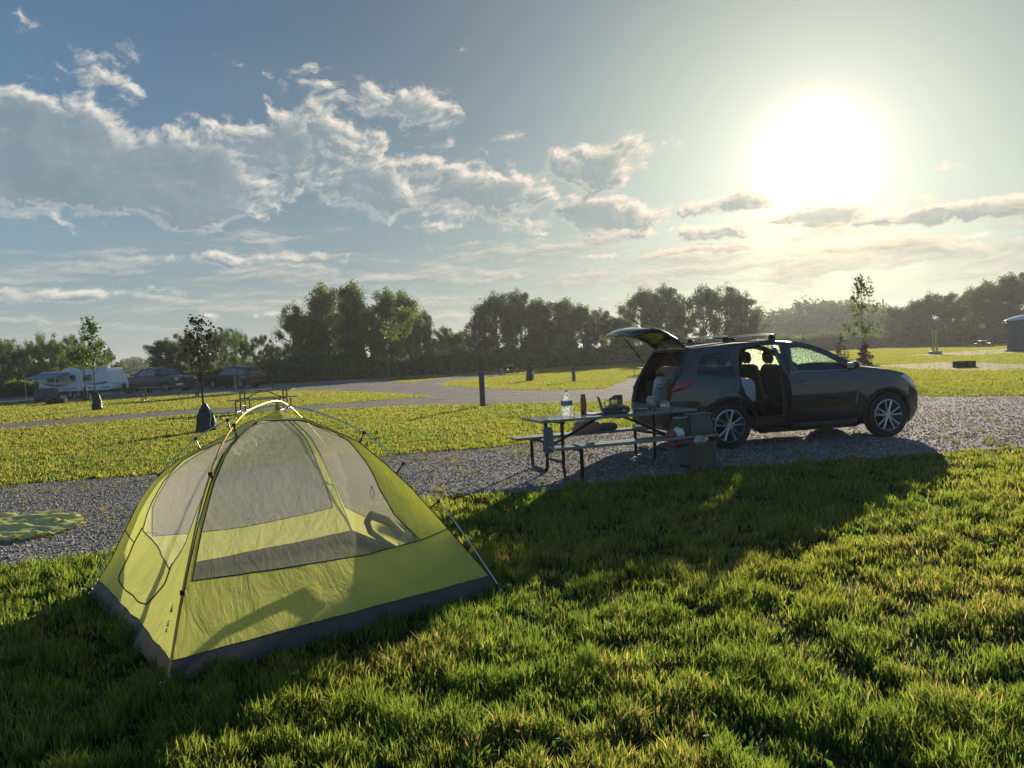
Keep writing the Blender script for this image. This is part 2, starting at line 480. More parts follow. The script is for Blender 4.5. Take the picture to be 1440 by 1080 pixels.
DIRT = [wob(GP(p), .12) for p in ([(1230, 514), (1330, 509), (1440, 512), (1480, 510), (1480, 516), (1400, 522), (1280, 519)],
                                  [(1270, 500), (1400, 491), (1480, 488), (1480, 493), (1360, 500)])]
gm = MB(); n = 64
ring = [(0, 0)] + [(r * math.cos(2 * math.pi * k / n), r * math.sin(2 * math.pi * k / n)) for r in (4, 12, 30, 70, 150, 320, 640) for k in range(n)]
F = [(0, 1 + k, 1 + (k + 1) % n) for k in range(n)]
for l in range(6):
    F += [(1 + l * n + k, 1 + (l + 1) * n + k, 1 + (l + 1) * n + (k + 1) % n, 1 + l * n + (k + 1) % n) for k in range(n)]
gm.add([(x, y, 0) for x, y in ring], F)
ground = gm.build('ground', M['grass'], smooth=False); tag(ground, kind='structure')
def sheet(poly, z, name, mt):
    va, tr = cdt(poly, step=4.0)
    o = MB().add([(x, y, z) for x, y in va], tr).build(name, mt, smooth=False)
    return tag(o, kind='structure')
sheet(GRAVEL, .006, 'gravel_road', M['gravel'])
M['dirt'] = mat('bare_dirt', (.10, .085, .06), .95, var=.4, vscale=1.5, bump=.02, bscale=12)
for p in DIRT: sheet(p, .005, 'dirt_patch', M['dirt'])
def on_grass(x, y, soft=0.0):
    jx = (fbm(x * 6, y * 6, 2) - .5) * .22; jy = (fbm(x * 6 + 9, y * 6 + 9, 2) - .5) * .22
    q = inpoly(x + jx, y + jy, GRAVEL)
    for d in DIRT: q |= inpoly(x, y, d) & (nr.random(len(x)) < .85)
    return ~q
TENTQ = [(-1.78, 3.98), (-.28, 5.22), (-1.48, 6.8), (-3.02, 5.57)]

# ---------------------------------------------------------------- grass: one mesh of blades
def grow(xy, h, w, lean, tints, name, mt):
    n = len(xy); a = nr.random(n) * 2 * math.pi; la = nr.random(n) * 2 * math.pi
    dx, dy = np.cos(a) * w / 2, np.sin(a) * w / 2; lx, ly = np.cos(la) * lean * h, np.sin(la) * lean * h
    P = np.zeros((n, 5, 3), np.float32)
    P[:, 0] = np.c_[xy[:, 0] - dx, xy[:, 1] - dy, np.full(n, -.004)]; P[:, 1] = np.c_[xy[:, 0] + dx, xy[:, 1] + dy, np.full(n, -.004)]
    mx, my = xy[:, 0] + lx * .35, xy[:, 1] + ly * .35
    P[:, 2] = np.c_[mx + dx * .8, my + dy * .8, h * .55]; P[:, 3] = np.c_[mx - dx * .8, my - dy * .8, h * .55]
    P[:, 4] = np.c_[xy[:, 0] + lx, xy[:, 1] + ly, h * (1 - lean * .25)]
    me = bpy.data.meshes.new(name); me.vertices.add(n * 5); me.vertices.foreach_set('co', P.ravel())
    b = np.arange(n) * 5
    loops = np.c_[b, b + 1, b + 2, b + 3, b + 3, b + 2, b + 4].ravel().astype(np.int32)
    me.loops.add(n * 7); me.loops.foreach_set('vertex_index', loops)
    me.polygons.add(n * 2); st = np.c_[np.arange(n) * 7, np.arange(n) * 7 + 4].ravel().astype(np.int32)
    me.polygons.foreach_set('loop_start', st)
    try: me.polygons.foreach_set('loop_total', np.tile([4, 3], n).astype(np.int32))
    except Exception: pass
    me.update(calc_edges=True)
    at_ = me.color_attributes.new('tint', 'FLOAT_COLOR', 'POINT')
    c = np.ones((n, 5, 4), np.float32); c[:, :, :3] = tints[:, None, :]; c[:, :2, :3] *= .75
    at_.data.foreach_set('color', c.ravel()); me.materials.append(mt)
    o = bpy.data.objects.new(name, me); col.objects.link(o); return o
def lawn():
    pts = []
    N = 2000000
    d0, d1 = 1.7, 170.0; u = nr.random(N); e = .4
    d = (d0 ** e + u * (d1 ** e - d0 ** e)) ** (1 / e)
    a = (nr.random(len(d)) * 2 - 1) * R(44)
    # rows ahead of the camera, a little wider than the view
    x, y = (d + .9) * np.tan(a), d
    g = on_grass(x, y) & ~inpoly(x, y, TENTQ)
    x, y = x[g], y[g]
    # some stray tufts in the stones
    dd = np.hypot(x, y)
    clump = fbm(x * 4.6, y * 4.6, 3); fine = fbm(x * 9 + 30, y * 9, 2); big = fbm(x * .6 + 7, y * .6 + 3, 3)
    dens = np.clip((fine - .26) * 4, .32, 1) * np.clip((clump - .24) * 4.5, .42, 1)
    k = nr.random(len(x)) < np.where(dd < 13, dens, 1)
    x, y, dd, clump, fine, big = (q[k] for q in (x, y, dd, clump, fine, big))
    near = np.clip((13 - dd) / 3, 0, 1)
    h = (.030 + .052 * np.clip((clump - .32) * 2.6, 0, 1) + .042 * np.clip((fine - .48) * 4, 0, 1)) * (.6 + .7 * nr.random(len(x)))
    h = h * (near * 1.0 + (1 - near) * .72) * np.where(dd > 40, .8, 1)
    w = np.where(dd < 14, np.maximum(.0056, .00115 * dd), np.maximum(.013, .0009 * dd)) * (.7 + .8 * nr.random(len(x)))
    w = np.where(nr.random(len(x)) < .04, w * 1.9, w)
    lean = .12 + .62 * nr.random(len(x)) ** 1.4
    g1, g2, dry = np.array([.085, .150, .030]), np.array([.165, .195, .042]), np.array([.25, .22, .10])
    f = np.clip(big * 1.8 - .4 + (nr.random(len(x)) - .5) * .8, 0, 1)[:, None]
    tint = g1 * (1 - f) + g2 * f
    dr = (nr.random(len(x)) < np.clip((fbm(x * 1.7 + 50, y * 1.7, 3) - .48) * 1.3, .04, .34))[:, None]
    tint = np.where(dr, dry * (.7 + .5 * nr.random((len(x), 1))), tint) * (.6 + .75 * nr.random((len(x), 1)) ** 1.3)
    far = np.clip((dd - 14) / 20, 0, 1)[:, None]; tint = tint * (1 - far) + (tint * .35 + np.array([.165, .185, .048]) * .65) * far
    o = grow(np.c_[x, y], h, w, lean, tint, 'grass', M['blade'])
    tag(o, 'short backlit lawn grass in uneven green and straw tufts', 'grass', kind='stuff')
    # broad leaved plantain rosettes low in the lawn
    n_ = 900; d = 2 + 10 * nr.random(n_) ** .8; a = nr.uniform(-R(40), R(40), n_); x, y = d * np.tan(a), d
    k = on_grass(x, y) & ~inpoly(x, y, TENTQ) & (fbm(x * .8 + 20, y * .8, 2) > .45); x, y = x[k], y[k]
    X = np.repeat(x, 9) + nr.normal(0, .03, len(x) * 9); Y = np.repeat(y, 9) + nr.normal(0, .03, len(x) * 9)
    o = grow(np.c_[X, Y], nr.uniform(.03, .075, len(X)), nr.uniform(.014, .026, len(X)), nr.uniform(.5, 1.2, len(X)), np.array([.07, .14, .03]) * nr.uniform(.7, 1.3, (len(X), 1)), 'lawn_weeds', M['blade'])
    tag(o, 'broad leaved weeds low among the foreground grass', 'weeds', kind='stuff')
    # broad weeds and tufts between the stones
    N = 5200; d = nr.uniform(3, 22, N); a = nr.uniform(-R(40), R(40), N); x, y = d * np.tan(a), d
    k = inpoly(x, y, GRAVEL) & (fbm(x * .9, y * .9, 3) > .58)
    x, y = x[k], y[k]; X = np.repeat(x, 7) + nr.normal(0, .02, len(x) * 7); Y = np.repeat(y, 7) + nr.normal(0, .02, len(x) * 7)
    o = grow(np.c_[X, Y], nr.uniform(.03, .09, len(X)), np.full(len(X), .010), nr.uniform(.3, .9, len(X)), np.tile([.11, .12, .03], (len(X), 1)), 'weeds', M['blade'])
    tag(o, 'sparse weeds growing up through the grey gravel', 'weeds', kind='stuff')
lawn()

def stones():
    N = 190000; d = 3 + 22 * nr.random(N) ** 1.1; a = nr.uniform(-R(42), R(42), N); x, y = d * np.tan(a), d
    k = inpoly(x, y, GRAVEL) & (nr.random(N) < np.clip(1.5 - d / 20, .3, 1)); x, y = x[k], y[k]; n = len(x)
    s = nr.uniform(.005, .015, n) * (1 + np.hypot(x, y) * .012)
    base = np.array([(1, 0, 0), (0, 1, 0), (-1, 0, 0), (0, -1, 0), (.2, .2, .8), (0, 0, -.4)])
    P = base[None] * (.6 + .8 * nr.random((n, 6, 3))) * s[:, None, None]
    th = nr.random(n) * 6.28; c, q = np.cos(th)[:, None], np.sin(th)[:, None]
    P = np.stack([P[:, :, 0] * c - P[:, :, 1] * q, P[:, :, 0] * q + P[:, :, 1] * c, P[:, :, 2]], 2)
    P += np.c_[x, y, s * .3 + .004][:, None]
    me = bpy.data.meshes.new('gravel_stones'); me.vertices.add(n * 6); me.vertices.foreach_set('co', P.astype(np.float32).ravel())
    f = np.array([(0, 1, 4), (1, 2, 4), (2, 3, 4), (3, 0, 4), (1, 0, 5), (2, 1, 5), (3, 2, 5), (0, 3, 5)])
    L = (f[None] + (np.arange(n) * 6)[:, None, None]).ravel().astype(np.int32)
    me.loops.add(len(L)); me.loops.foreach_set('vertex_index', L); me.polygons.add(len(L) // 3)
    me.polygons.foreach_set('loop_start', np.arange(0, len(L), 3, dtype=np.int32))
    try: me.polygons.foreach_set('loop_total', np.full(len(L) // 3, 3, np.int32))
    except Exception: pass
    me.update(calc_edges=True)
    a_ = me.color_attributes.new('tint', 'FLOAT_COLOR', 'POINT'); g = nr.beta(1.6, 3.2, n) * .62 + .09
    t = np.ones((n, 6, 4), np.float32); t[:, :, :3] = (g[:, None] * np.array([1.04, .98, .90]))[:, None]; a_.data.foreach_set('color', t.ravel())
    m = bpy.data.materials.new('stone'); m.use_nodes = True; at_ = m.node_tree.nodes.new('ShaderNodeAttribute'); at_.attribute_name = 'tint'
    b = m.node_tree.nodes['Principled BSDF']; m.node_tree.links.new(at_.outputs['Color'], b.inputs['Base Color']); b.inputs['Roughness'].default_value = .8; b.inputs['Specular IOR Level'].default_value = .25
    me.materials.append(m); o = bpy.data.objects.new('gravel_stones', me); col.objects.link(o)
    tag(o, 'loose pale and grey crushed stones lying over the gravel drive', 'stones', kind='stuff')
stones()

# ================================================================ TREES
def leafcloud(cents, rads, per, size, rs):
    """leaf-sized quads strewn through clumps; returns verts, faces arrays"""
    n = len(cents) * per
    c = np.repeat(cents, per, 0); r = np.repeat(rads, per, 0)
    d = rs.normal(size=(n, 3)); d /= np.linalg.norm(d, axis=1)[:, None]
    p = c + d * (rs.random((n, 1)) ** .6) * 1.18 * r
    a = rs.normal(size=(n, 3)); a /= np.linalg.norm(a, axis=1)[:, None]
    b = np.cross(a, rs.normal(size=(n, 3))); b /= np.linalg.norm(b, axis=1)[:, None]
    s = size * (.6 + .8 * rs.random((n, 1)))
    V_ = np.stack([p - a * s * .5, p + b * s * .32, p + a * s * .5, p - b * s * .32], 1).reshape(-1, 3)
    F_ = np.arange(n * 4).reshape(-1, 4)
    return V_, F_
def rawmesh(name, V_, F_, mt):
    me = bpy.data.meshes.new(name); me.from_pydata(V_.tolist(), [], F_.tolist()); me.materials.append(mt); return me
def tree_meshes(seed, kind, mt, H=10.0):
    """a trunk with limbs and a crown of leaf clumps, height about H"""
    rs = np.random.default_rng(seed); r2 = random.Random(seed); tb = MB(); cents, rads = [], []
    W = {'tall': .30, 'round': .42, 'airy': .34, 'shrub': .62}[kind] * H
    z0 = {'tall': .06, 'round': .07, 'airy': .12, 'shrub': .02}[kind] * H
    stems = {'tall': 2, 'round': 2, 'airy': 2, 'shrub': 5}[kind]
    for s in range(stems):
        th = r2.uniform(0, 6.28); sp = W * (.12 if kind != 'shrub' else .45)
        top = Vector((math.cos(th) * sp * 1.6, math.sin(th) * sp * 1.6, H * r2.uniform(.82, .97)))
        base = Vector((math.cos(th) * .12 * s, math.sin(th) * .12 * s, -.1)); path = []
        for i in range(8):
            f = i / 7; p = base.lerp(top, f) + Vector((r2.uniform(-1, 1), r2.uniform(-1, 1), 0)) * .03 * H * f
            path.append(p)
        r0 = H * (.020 if kind != 'shrub' else .008); tb.tube(path, [r0 * (1 - .85 * i / 7) for i in range(8)], 6)
        cents.append(tuple(top)); rads.append((.06 * H, .06 * H, .09 * H))
        nb = {'tall': 19, 'round': 20, 'airy': 15, 'shrub': 9}[kind]
        for k in range(nb):
            f = (k + .5) / nb; z = z0 + (H * .92 - z0) * f
            p0 = path[0].lerp(path[-1], min(.97, z / H))
            prof = math.sin(math.pi * min(.98, .16 + .80 * f)) ** .7 if kind != 'tall' else (1 - f * .62) * min(1, .45 + f * 3)
            L = W * prof * r2.uniform(.55, 1.12); q = k * 2.4 + r2.uniform(-.6, .6) + s
            d = Vector((math.cos(q), math.sin(q), r2.uniform(.25, .8))).normalized()
            p1 = p0 + d * L * .55; p2 = p0 + d * L + Vector((0, 0, L * .06))
            tb.tube([p0, p1, p2], [r0 * .35, r0 * .22, r0 * .08], 4)
            for (c, sc) in ((p2, 1.0), (p1.lerp(p2, .4), .9), (p1, .75), (p2 + Vector((r2.uniform(-1, 1), r2.uniform(-1, 1), r2.uniform(-.4, 1))) * .06 * H, .7)):
                if r2.random() < (.12 if kind != 'airy' else .28): continue
                e = H * r2.uniform(.055, .100) * sc
                cents.append(tuple(c)); rads.append((e * 1.15, e * 1.15, e * r2.uniform(.7, 1.2)))
    per = 185 if kind != 'shrub' else 170
    V_, F_ = leafcloud(np.array(cents), np.array(rads), per, .0205 * H, rs)
    crown = rawmesh('crown', V_, F_, mt)
    tr = tb.build('trunk', M['bark']); tm = tr.data; bpy.data.objects.remove(tr)
    return tm, crown
PROTO = {}
def proto(kind, v, mt='leaf'):
    k = (kind, v, mt)
    if k not in PROTO: PROTO[k] = tree_meshes(hash(kind) % 1 + 31 * v + len(kind), kind, M[mt])
    return PROTO[k]
_tc = [0]
def tree(x, ytop, Y, wpx, kind, v, label, cat, group, mt='leaf', name='tree', half=None):
    p = at(x, ytop, Y); h = p[2]; _tc[0] += 1
    base = {'tall': .30, 'round': .42, 'airy': .34, 'shrub': .62}[kind] * 10
    sw = (wpx / FOC * Y / 2) / base if wpx else h / 10
    e = empty(name, (p[0], Y, 0), _tc[0] * 1.7, label, cat, group)
    for nm, me in zip(('trunk', 'crown'), proto(kind, v, mt)):
        o = bpy.data.objects.new(nm, me); col.objects.link(o); o.parent = e
    e.scale = (sw, sw, h / 10 / .97)
    return e
ORD = ['first', 'second', 'third', 'fourth', 'fifth', 'sixth', 'seventh', 'eighth', 'ninth', 'tenth', 'eleventh']
# low scrub behind the trailer, at the far left
for i, (x, yt, Y, w) in enumerate([(-28, 480, 74, 60), (2, 484, 72, 56), (30, 490, 78, 52), (56, 481, 76, 54), (82, 476, 74, 52), (104, 484, 79, 50), (134, 492, 84, 46)]):
    tree(x, yt, Y, w * 1.15, 'shrub', i % 3, f'{ORD[i]} green scrub tree from the left behind the white trailer', 'tree', 'scrub trees behind the trailer', 'leaf' if i % 2 else 'leaf_pale', 'scrub_tree')
for i, (x, yt, Y, w, k, mt, lb) in enumerate([(236, 478, 76, 56, 'round', 'leaf_dark', 'dark round bush tree right behind the blue pickup cab'),
        (268, 470, 80, 54, 'round', 'leaf_dark', 'dark bush tree rising behind the hood of the blue pickup'),
        (300, 466, 78, 46, 'shrub', 'leaf_dark', 'dark ragged tree rising between the pickup and the black car'),
        (326, 466, 84, 52, 'shrub', 'leaf', 'mid green bushy tree directly behind the black car'),
        (350, 476, 78, 42, 'shrub', 'leaf_pale', 'pale green bushy tree at the tail of the black car'),
        (387, 484, 88, 34, 'round', 'leaf_dark', 'small dark tree in the dip left of the tall grove')]):
    tree(x, yt, Y, w * 1.1, k, i % 3, lb, 'tree', 'bushy trees behind the parked vehicles', mt, 'bushy_tree')
gl = [(408, 430, 82, 44, 'airy'), (432, 446, 76, 50, 'airy'), (458, 399, 86, 62, 'tall'), (492, 401, 84, 58, 'tall'), (520, 432, 80, 50, 'round'), (548, 412, 88, 62, 'tall'),
      (574, 412, 84, 50, 'round'), (592, 440, 82, 44, 'round')]
for i, (x, yt, Y, w, k) in enumerate(gl):
    tree(x, yt, Y, w * 1.15, k, i % 4, f'{ORD[i]} tree from the left in the tall pale grove left of the grey post', 'tree', 'tall grove left of centre', 'leaf_pale' if i in (1, 3) else 'leaf', 'tall_tree')
gl = [(624, 462, 98, 36, 'round'), (648, 466, 96, 34, 'round'), (670, 446, 92, 42, 'airy'), (698, 414, 94, 66, 'round'), (732, 413, 98, 62, 'round'), (764, 420, 96, 50, 'tall'),
      (792, 423, 100, 52, 'tall'), (820, 429, 96, 50, 'round'), (850, 438, 102, 48, 'round'), (876, 446, 100, 40, 'round')]
for i, (x, yt, Y, w, k) in enumerate(gl):
    tree(x, yt, Y, w * 1.15, k, (i + 1) % 4, f'{ORD[i]} tree from the left in the dark grove left of the raised tailgate', 'tree', 'dark grove in the middle', 'leaf_dark' if i % 3 else 'leaf', 'broadleaf_tree')
gl = [(902, 408, 104, 58, 'round'), (936, 406, 106, 60, 'round'), (960, 436, 100, 40, 'airy'), (988, 405, 104, 50, 'airy'), (1016, 404, 108, 56, 'airy'), (1044, 416, 106, 48, 'airy'), (1064, 440, 110, 36, 'round')]
for i, (x, yt, Y, w, k) in enumerate(gl):
    tree(x, yt, Y, w * 1.15, k, i % 4, f'{ORD[i]} tree from the left in the hazy open grove behind the dark car roof', 'tree', 'open grove behind the car', 'leaf' if i != 2 else 'leaf_pale', 'hazy_tree')
gl = [(1262, 432, 140, 44, 'round'), (1288, 424, 135, 46, 'airy'), (1312, 414, 130, 44, 'airy'), (1336, 416, 128, 42, 'round'), (1360, 404, 132, 46, 'airy'), (1388, 398, 126, 50, 'round'),
      (1416, 388, 122, 56, 'round'), (1446, 384, 124, 60, 'round'), (1480, 378, 126, 64, 'round')]
for i, (x, yt, Y, w, k) in enumerate(gl):
    tree(x, yt, Y, w * 1.3, k, (i + 2) % 4, f'{ORD[i]} tree from the left in the dark wood behind the yellow posts', 'tree', 'wood edge at the right', 'leaf_dark', 'woodland_tree')

# far wooded hill seen past the car hood: one mass
def far_wood():
    rs = np.random.default_rng(5); cents, rads = [], []
    def row(pts, Y, k, lo):
        for _ in range(k):
            s = rs.random(); x = pts[0][0] + (pts[-1][0] - pts[0][0]) * s
            yt = np.interp(x, [p[0] for p in pts], [p[1] for p in pts]) + rs.normal() * 2.0
            p = at(x, yt, Y * rs.uniform(.95, 1.08)); z = p[2] * rs.uniform(lo, 1) ** .8
            r = Y * .010 * rs.uniform(.7, 1.3); cents.append((p[0], p[1], max(z - r * .6, 1))); rads.append((r, r, r * .8))
    row([(1060, 450), (1085, 438), (1120, 428), (1150, 420), (1190, 424), (1230, 424), (1270, 440), (1300, 446)], 255, 430, .1)
    row([(165, 508), (190, 503), (215, 506), (240, 504), (400, 500)], 260, 160, .1)
    row([(590, 482), (620, 478), (680, 480)], 240, 60, .1); row([(-60, 512), (60, 508), (165, 510)], 250, 90, .1)
    V_, F_ = leafcloud(np.array(cents), np.array(rads), 70, 1.0, rs)
    o = bpy.data.objects.new('far_woods', rawmesh('far_woods', V_, F_, M['leaf_dark'])); col.objects.link(o)
    tag(o, 'distant hazy woods on the low hills beyond the treeline', 'woods', kind='stuff')
far_wood()
hb = MB()
def hill(x0, x1, Y, hmax, depth):
    a, b = at(x0, 500, Y)[0], at(x1, 500, Y)[0]
    hb.grid(lambda u, v: (a + (b - a) * u, Y + depth * v, -.5 + hmax * max(0, math.sin(math.pi * u)) ** .8 * max(0, math.sin(math.pi * v)) ** .7 * (.8 + .4 * float(fbm(u * 6 + 3, v * 3 + 3, 3)))), 30, 12)
hill(1040, 1330, 262, 11.5, 90); hill(120, 440, 268, 5.5, 80); hill(560, 720, 250, 5, 60)
M['hillg'] = mat('hill_cover', (.035, .05, .022), .95, var=.3, vscale=.3, bump=.6, bscale=.5)
tag(hb.build('hills', M['hillg']), kind='structure')

# tall weeds and brush along the foot of the trees
def brush():
    segs = [((-60, 562), (140, 553), 66, 70, 1.5), ((190, 545), (390, 533), 70, 75, 1.8), ((370, 536), (640, 526), 72, 82, 2.6), ((640, 525), (905, 512), 84, 95, 2.8), ((905, 510), (1090, 500), 92, 100, 3.0),
            ((1090, 500), (1330, 490), 125, 138, 3.2), ((1330, 487), (1500, 478), 112, 120, 3.2)]
    rs = np.random.default_rng(21); cents, rads = [], []
    for (a, b, Ya, Yb, h) in segs:
        for _ in range(int(abs(b[0] - a[0]) * 2.3)):
            q = rs.random(); yy = Ya + (Yb - Ya) * q + rs.random() * 7; xx = at(a[0] + (b[0] - a[0]) * q, 505, yy)[0]
            top = h * (.35 + .85 * float(fbm(xx * .22 + 9, yy * .22, 3))); r = top * rs.uniform(.28, .5)
            for z in (top - r, top * .45, r * .4): cents.append((xx + rs.normal() * .3, yy, max(z, .2))); rads.append((r * 1.25, r * 1.1, r))
    V_, F_ = leafcloud(np.array(cents), np.array(rads), 55, .30, rs)
    o = bpy.data.objects.new('brush', rawmesh('brush', V_, F_, M['leaf'])); col.objects.link(o)
    tag(o, 'tall dark weeds and brush along the foot of the treeline', 'brush', kind='stuff')
brush()
#@@BEGIN@@

# ================================================================ THE TENT
M['fab'] = cloth('tent_fabric', (.50, .56, .15), .56, (.84, .86, .24), 0, .42, .022, 5, (1.6, 1.6, .45))
M['mesh'] = cloth('tent_netting', (.27, .30, .30), .48, (.70, .70, .57), .44, .5, .012, 6, (2.5, 2.5, .7))
M['tub'] = cloth('tent_floor_fabric', (.075, .070, .066), .18, (.14, .13, .12), 0, .50, .022, 6)
M['seam'] = mat('seam_tape', (.035, .04, .03), .7)
M['gold'] = mat('gold_pole', (.62, .33, .07), .50, .8)
M['silver'] = mat('silver_pole', (.60, .61, .57), .42, .7)
M['blackp'] = mat('black_plastic', (.02, .02, .022), .45)
M['yellow'] = mat('yellow_webbing', (.55, .38, .05), .6)
TC = np.array((-1.65, 5.4)); TK = {'N': (-1.82, 3.88), 'R': (-.15, 5.21), 'F': (-1.48, 6.92), 'L': (-3.14, 5.58)}
PR = np.array([(1.0, 0), (.975, .07), (.93, .16), (.87, .27), (.8, .395), (.71, .56), (.62, .72), (.5, .90), (.38, 1.055), (.25, 1.15), (.12, 1.235)])
PRL = np.array([(1, 0), (.97, .07), (.925, .16), (.87, .28), (.825, .40), (.765, .55), (.71, .69), (.62, .85), (.5, .97), (.38, 1.05), (.25, 1.14), (.12, 1.235)])
PRN = np.array([(1.0, 0), (.985, .07), (.95, .17), (.9, .33), (.84, .50), (.75, .73), (.64, .95), (.52, 1.10), (.40, 1.18), (.27, 1.235), (.12, 1.25)])
SEG = np.r_[0, np.cumsum(np.hypot(np.diff(PR[:, 0]) * 1.5, np.diff(PR[:, 1])))]; SEG /= SEG[-1]
SEGL = np.r_[0, np.cumsum(np.hypot(np.diff(PRL[:, 0]) * 1.5, np.diff(PRL[:, 1])))]; SEGL /= SEGL[-1]
def ridge(k, v):
    P_ = PRN if k == 'N' else PRL if k == 'L' else PR
    v_ = SEG if len(P_) == len(SEG) else SEGL
    t = np.interp(v, v_, P_[:, 0]); z = np.interp(v, v_, P_[:, 1]); q = TC + (np.array(TK[k]) - TC) * t
    return np.array([q[0], q[1], z])
def TS(a, b, u, v):
    A, B = ridge(a, v), ridge(b, v); p = A + (B - A) * u
    mm = (np.array(TK[a]) + np.array(TK[b])) / 2 - TC; mm /= np.linalg.norm(mm)
    s = .07 * 4 * u * (1 - u) * math.sin(math.pi * min(v, 1))
    wr = (float(fbm(u * 5 + 11 + ord(a), v * 14 + ord(b), 3)) - .5) * .036 * math.sin(math.pi * u) * (1 - .5 * v) + (float(fbm(u * 22 + v * 9, v * 5 + ord(a), 2)) - .5) * .012 * math.sin(math.pi * u)
    wr += .006 * math.sin(u * 40 + v * 6) * max(0, 1 - v * 2.5)
    lift = .012 * abs(math.sin(u * 9 + ord(a))) * (1 - min(1, v * 12)) * 4 * u * (1 - u)
    return (p[0] - mm[0] * s + mm[0] * wr, p[1] - mm[1] * s + mm[1] * wr, max(.004, p[2] - s * .35 + lift))
tent = empty('dome_tent', (*TC, 0), 0, 'lime green dome tent with grey netting windows and crossed gold and silver poles', 'tent')
TO = Vector((*TC, 0))
def tloc(v): return [tuple(Vector(p) - TO) for p in v]
NR = [(.018, .255), (.015, .5), (.015, .75), (.03, .965), (.45, .98), (.88, .97), (.965, .85), (.93, .77), (.88, .62), (.83, .5), (.82, .39), (.86, .27), (.62, .25), (.31, .25)]
NL = [(.60, .80), (.80, .80), (.93, .74), (.94, .66), (.89, .57), (.85, .39), (.82, .32), (.59, .29), (.30, .25), (.19, .34), (.10, .5), (.08, .68), (.16, .80), (.38, .81)]
FL_ = [(.05, .26), (.05, .5), (.05, .75), (.07, .96), (.45, .97), (.85, .95), (.93, .8), (.94, .6), (.93, .4), (.88, .26), (.5, .24)]
FR_ = [(.05, .26), (.05, .5), (.05, .75), (.07, .96), (.45, .97), (.80, .95), (.93, .78), (.88, .6), (.84, .42), (.80, .27), (.5, .24)]
VT = .07
for a, b, win in (('N', 'R', NR), ('N', 'L', NL), ('F', 'L', FL_), ('F', 'R', FR_)):
    fn = lambda p, a=a, b=b: TS(a, b, p[0], p[1])
    top = [(u / 14, 1.0) for u in range(14, -1, -1)]
    va, tr = cdt([(0, VT)] + [(u / 14, VT) for u in range(1, 15)] + top, [win], .045)
    q = MB().add(tloc([fn(p) for p in va]), tr).build('wall_panel', M['fab'], tent, ang=180)
    va, tr = cdt(win, (), .045)
    MB().add(tloc([fn(p) for p in va]), tr).build('mesh_window', M['mesh'], tent, ang=180)
    MB().add(tloc([fn((i / 30, VT * j / 4)) for i in range(31) for j in range(5)]), [(i * 5 + j, i * 5 + 5 + j, i * 5 + 6 + j, i * 5 + 1 + j) for i in range(30) for j in range(4)]).build('tub_wall', M['tub'], tent, ang=180)
    s = MB(); w2 = []
    for i in range(len(win)):
        p, r_ = np.array(win[i]), np.array(win[(i + 1) % len(win)])
        w2 += [p + (r_ - p) * k / 4 for k in range(4)]
    s.tube(tloc([fn(p) for p in w2]), .0042, 5, closed=True); s.tube(tloc([fn((i / 30, VT)) for i in range(31)]), .0035, 5)
    for k in (a, b): s.tube(tloc([ridge(k, j / 30) for j in range(2, 31)]), .0035, 5)
    s.tube(tloc([fn(p) for p in ((.86, .27), (.91, .28), (1, .30))]), .004, 5)
    s.build('seam_binding', M['seam'], tent)
# the big D door zip, left face
z = MB(); zp = [(.83, .33), (.84, .25), (.80, .135), (.72, .118), (.57, .12), (.42, .125), (.36, .15), (.29, .21), (.27, .28)]
zz = []
for i in range(len(zp) - 1):
    p0, p1, p2, p3 = [np.array(zp[min(max(j, 0), len(zp) - 1)]) for j in (i - 1, i, i + 1, i + 2)]
    for f in (0, .2, .4, .6, .8): zz.append(.5 * (2 * p1 + (p2 - p0) * f + (2 * p0 - 5 * p1 + 4 * p2 - p3) * f * f + (3 * p1 - p0 - 3 * p2 + p3) * f ** 3))
z.tube(tloc([Vector(TS('N', 'L', *p)) + Vector((-.004, -.004, .002)) for p in zz]), .0045, 6); z.build('door_zipper', M['seam'], tent)
# roof patch between the four ridge tops, peaked where the hub loop lifts it
tops = {k: ridge(k, 1.0) for k in 'NRFL'}; peak = np.array([TC[0] - .03, TC[1] + .04, 1.30])
def roof(u, v):
    p = (tops['N'] * (1 - u) * (1 - v) + tops['R'] * u * (1 - v) + tops['F'] * u * v + tops['L'] * (1 - u) * v)
    k = max(0, 1 - (abs(u - .5) + abs(v - .5)) * 1.7) ** 1.3
    return tuple(p + np.array([0, 0, (peak[2] - p[2]) * k]) - np.array([*TC, 0]))
MB().grid(roof, 12, 12).build('roof_panel', M['fab'], tent, ang=180)
MB().add([(-.02, .02, 1.285), (.02, .02, 1.285), (.012, .02, 1.35), (-.012, .02, 1.35)], [(0, 1, 2, 3)]).build('hub_loop', M['yellow'], tent, thick=.002)
# the floor
fl = MB()
def floor_(u, v):
    k = {q: np.array([*TK[q], .01]) for q in TK}; p = k['N'] * (1 - u) * (1 - v) + k['R'] * u * (1 - v) + k['F'] * u * v + k['L'] * (1 - u) * v
    p = p + (TC.tolist() + [0] - p) * .02 if False else p
    return (p[0] - TC[0], p[1] - TC[1], .012 + .035 * float(fbm(u * 5, v * 5, 3)) * min(1, 6 * min(u, v, 1 - u, 1 - v)))
fl.grid(floor_, 30, 30).build('tent_floor', M['tub'], tent, ang=180)
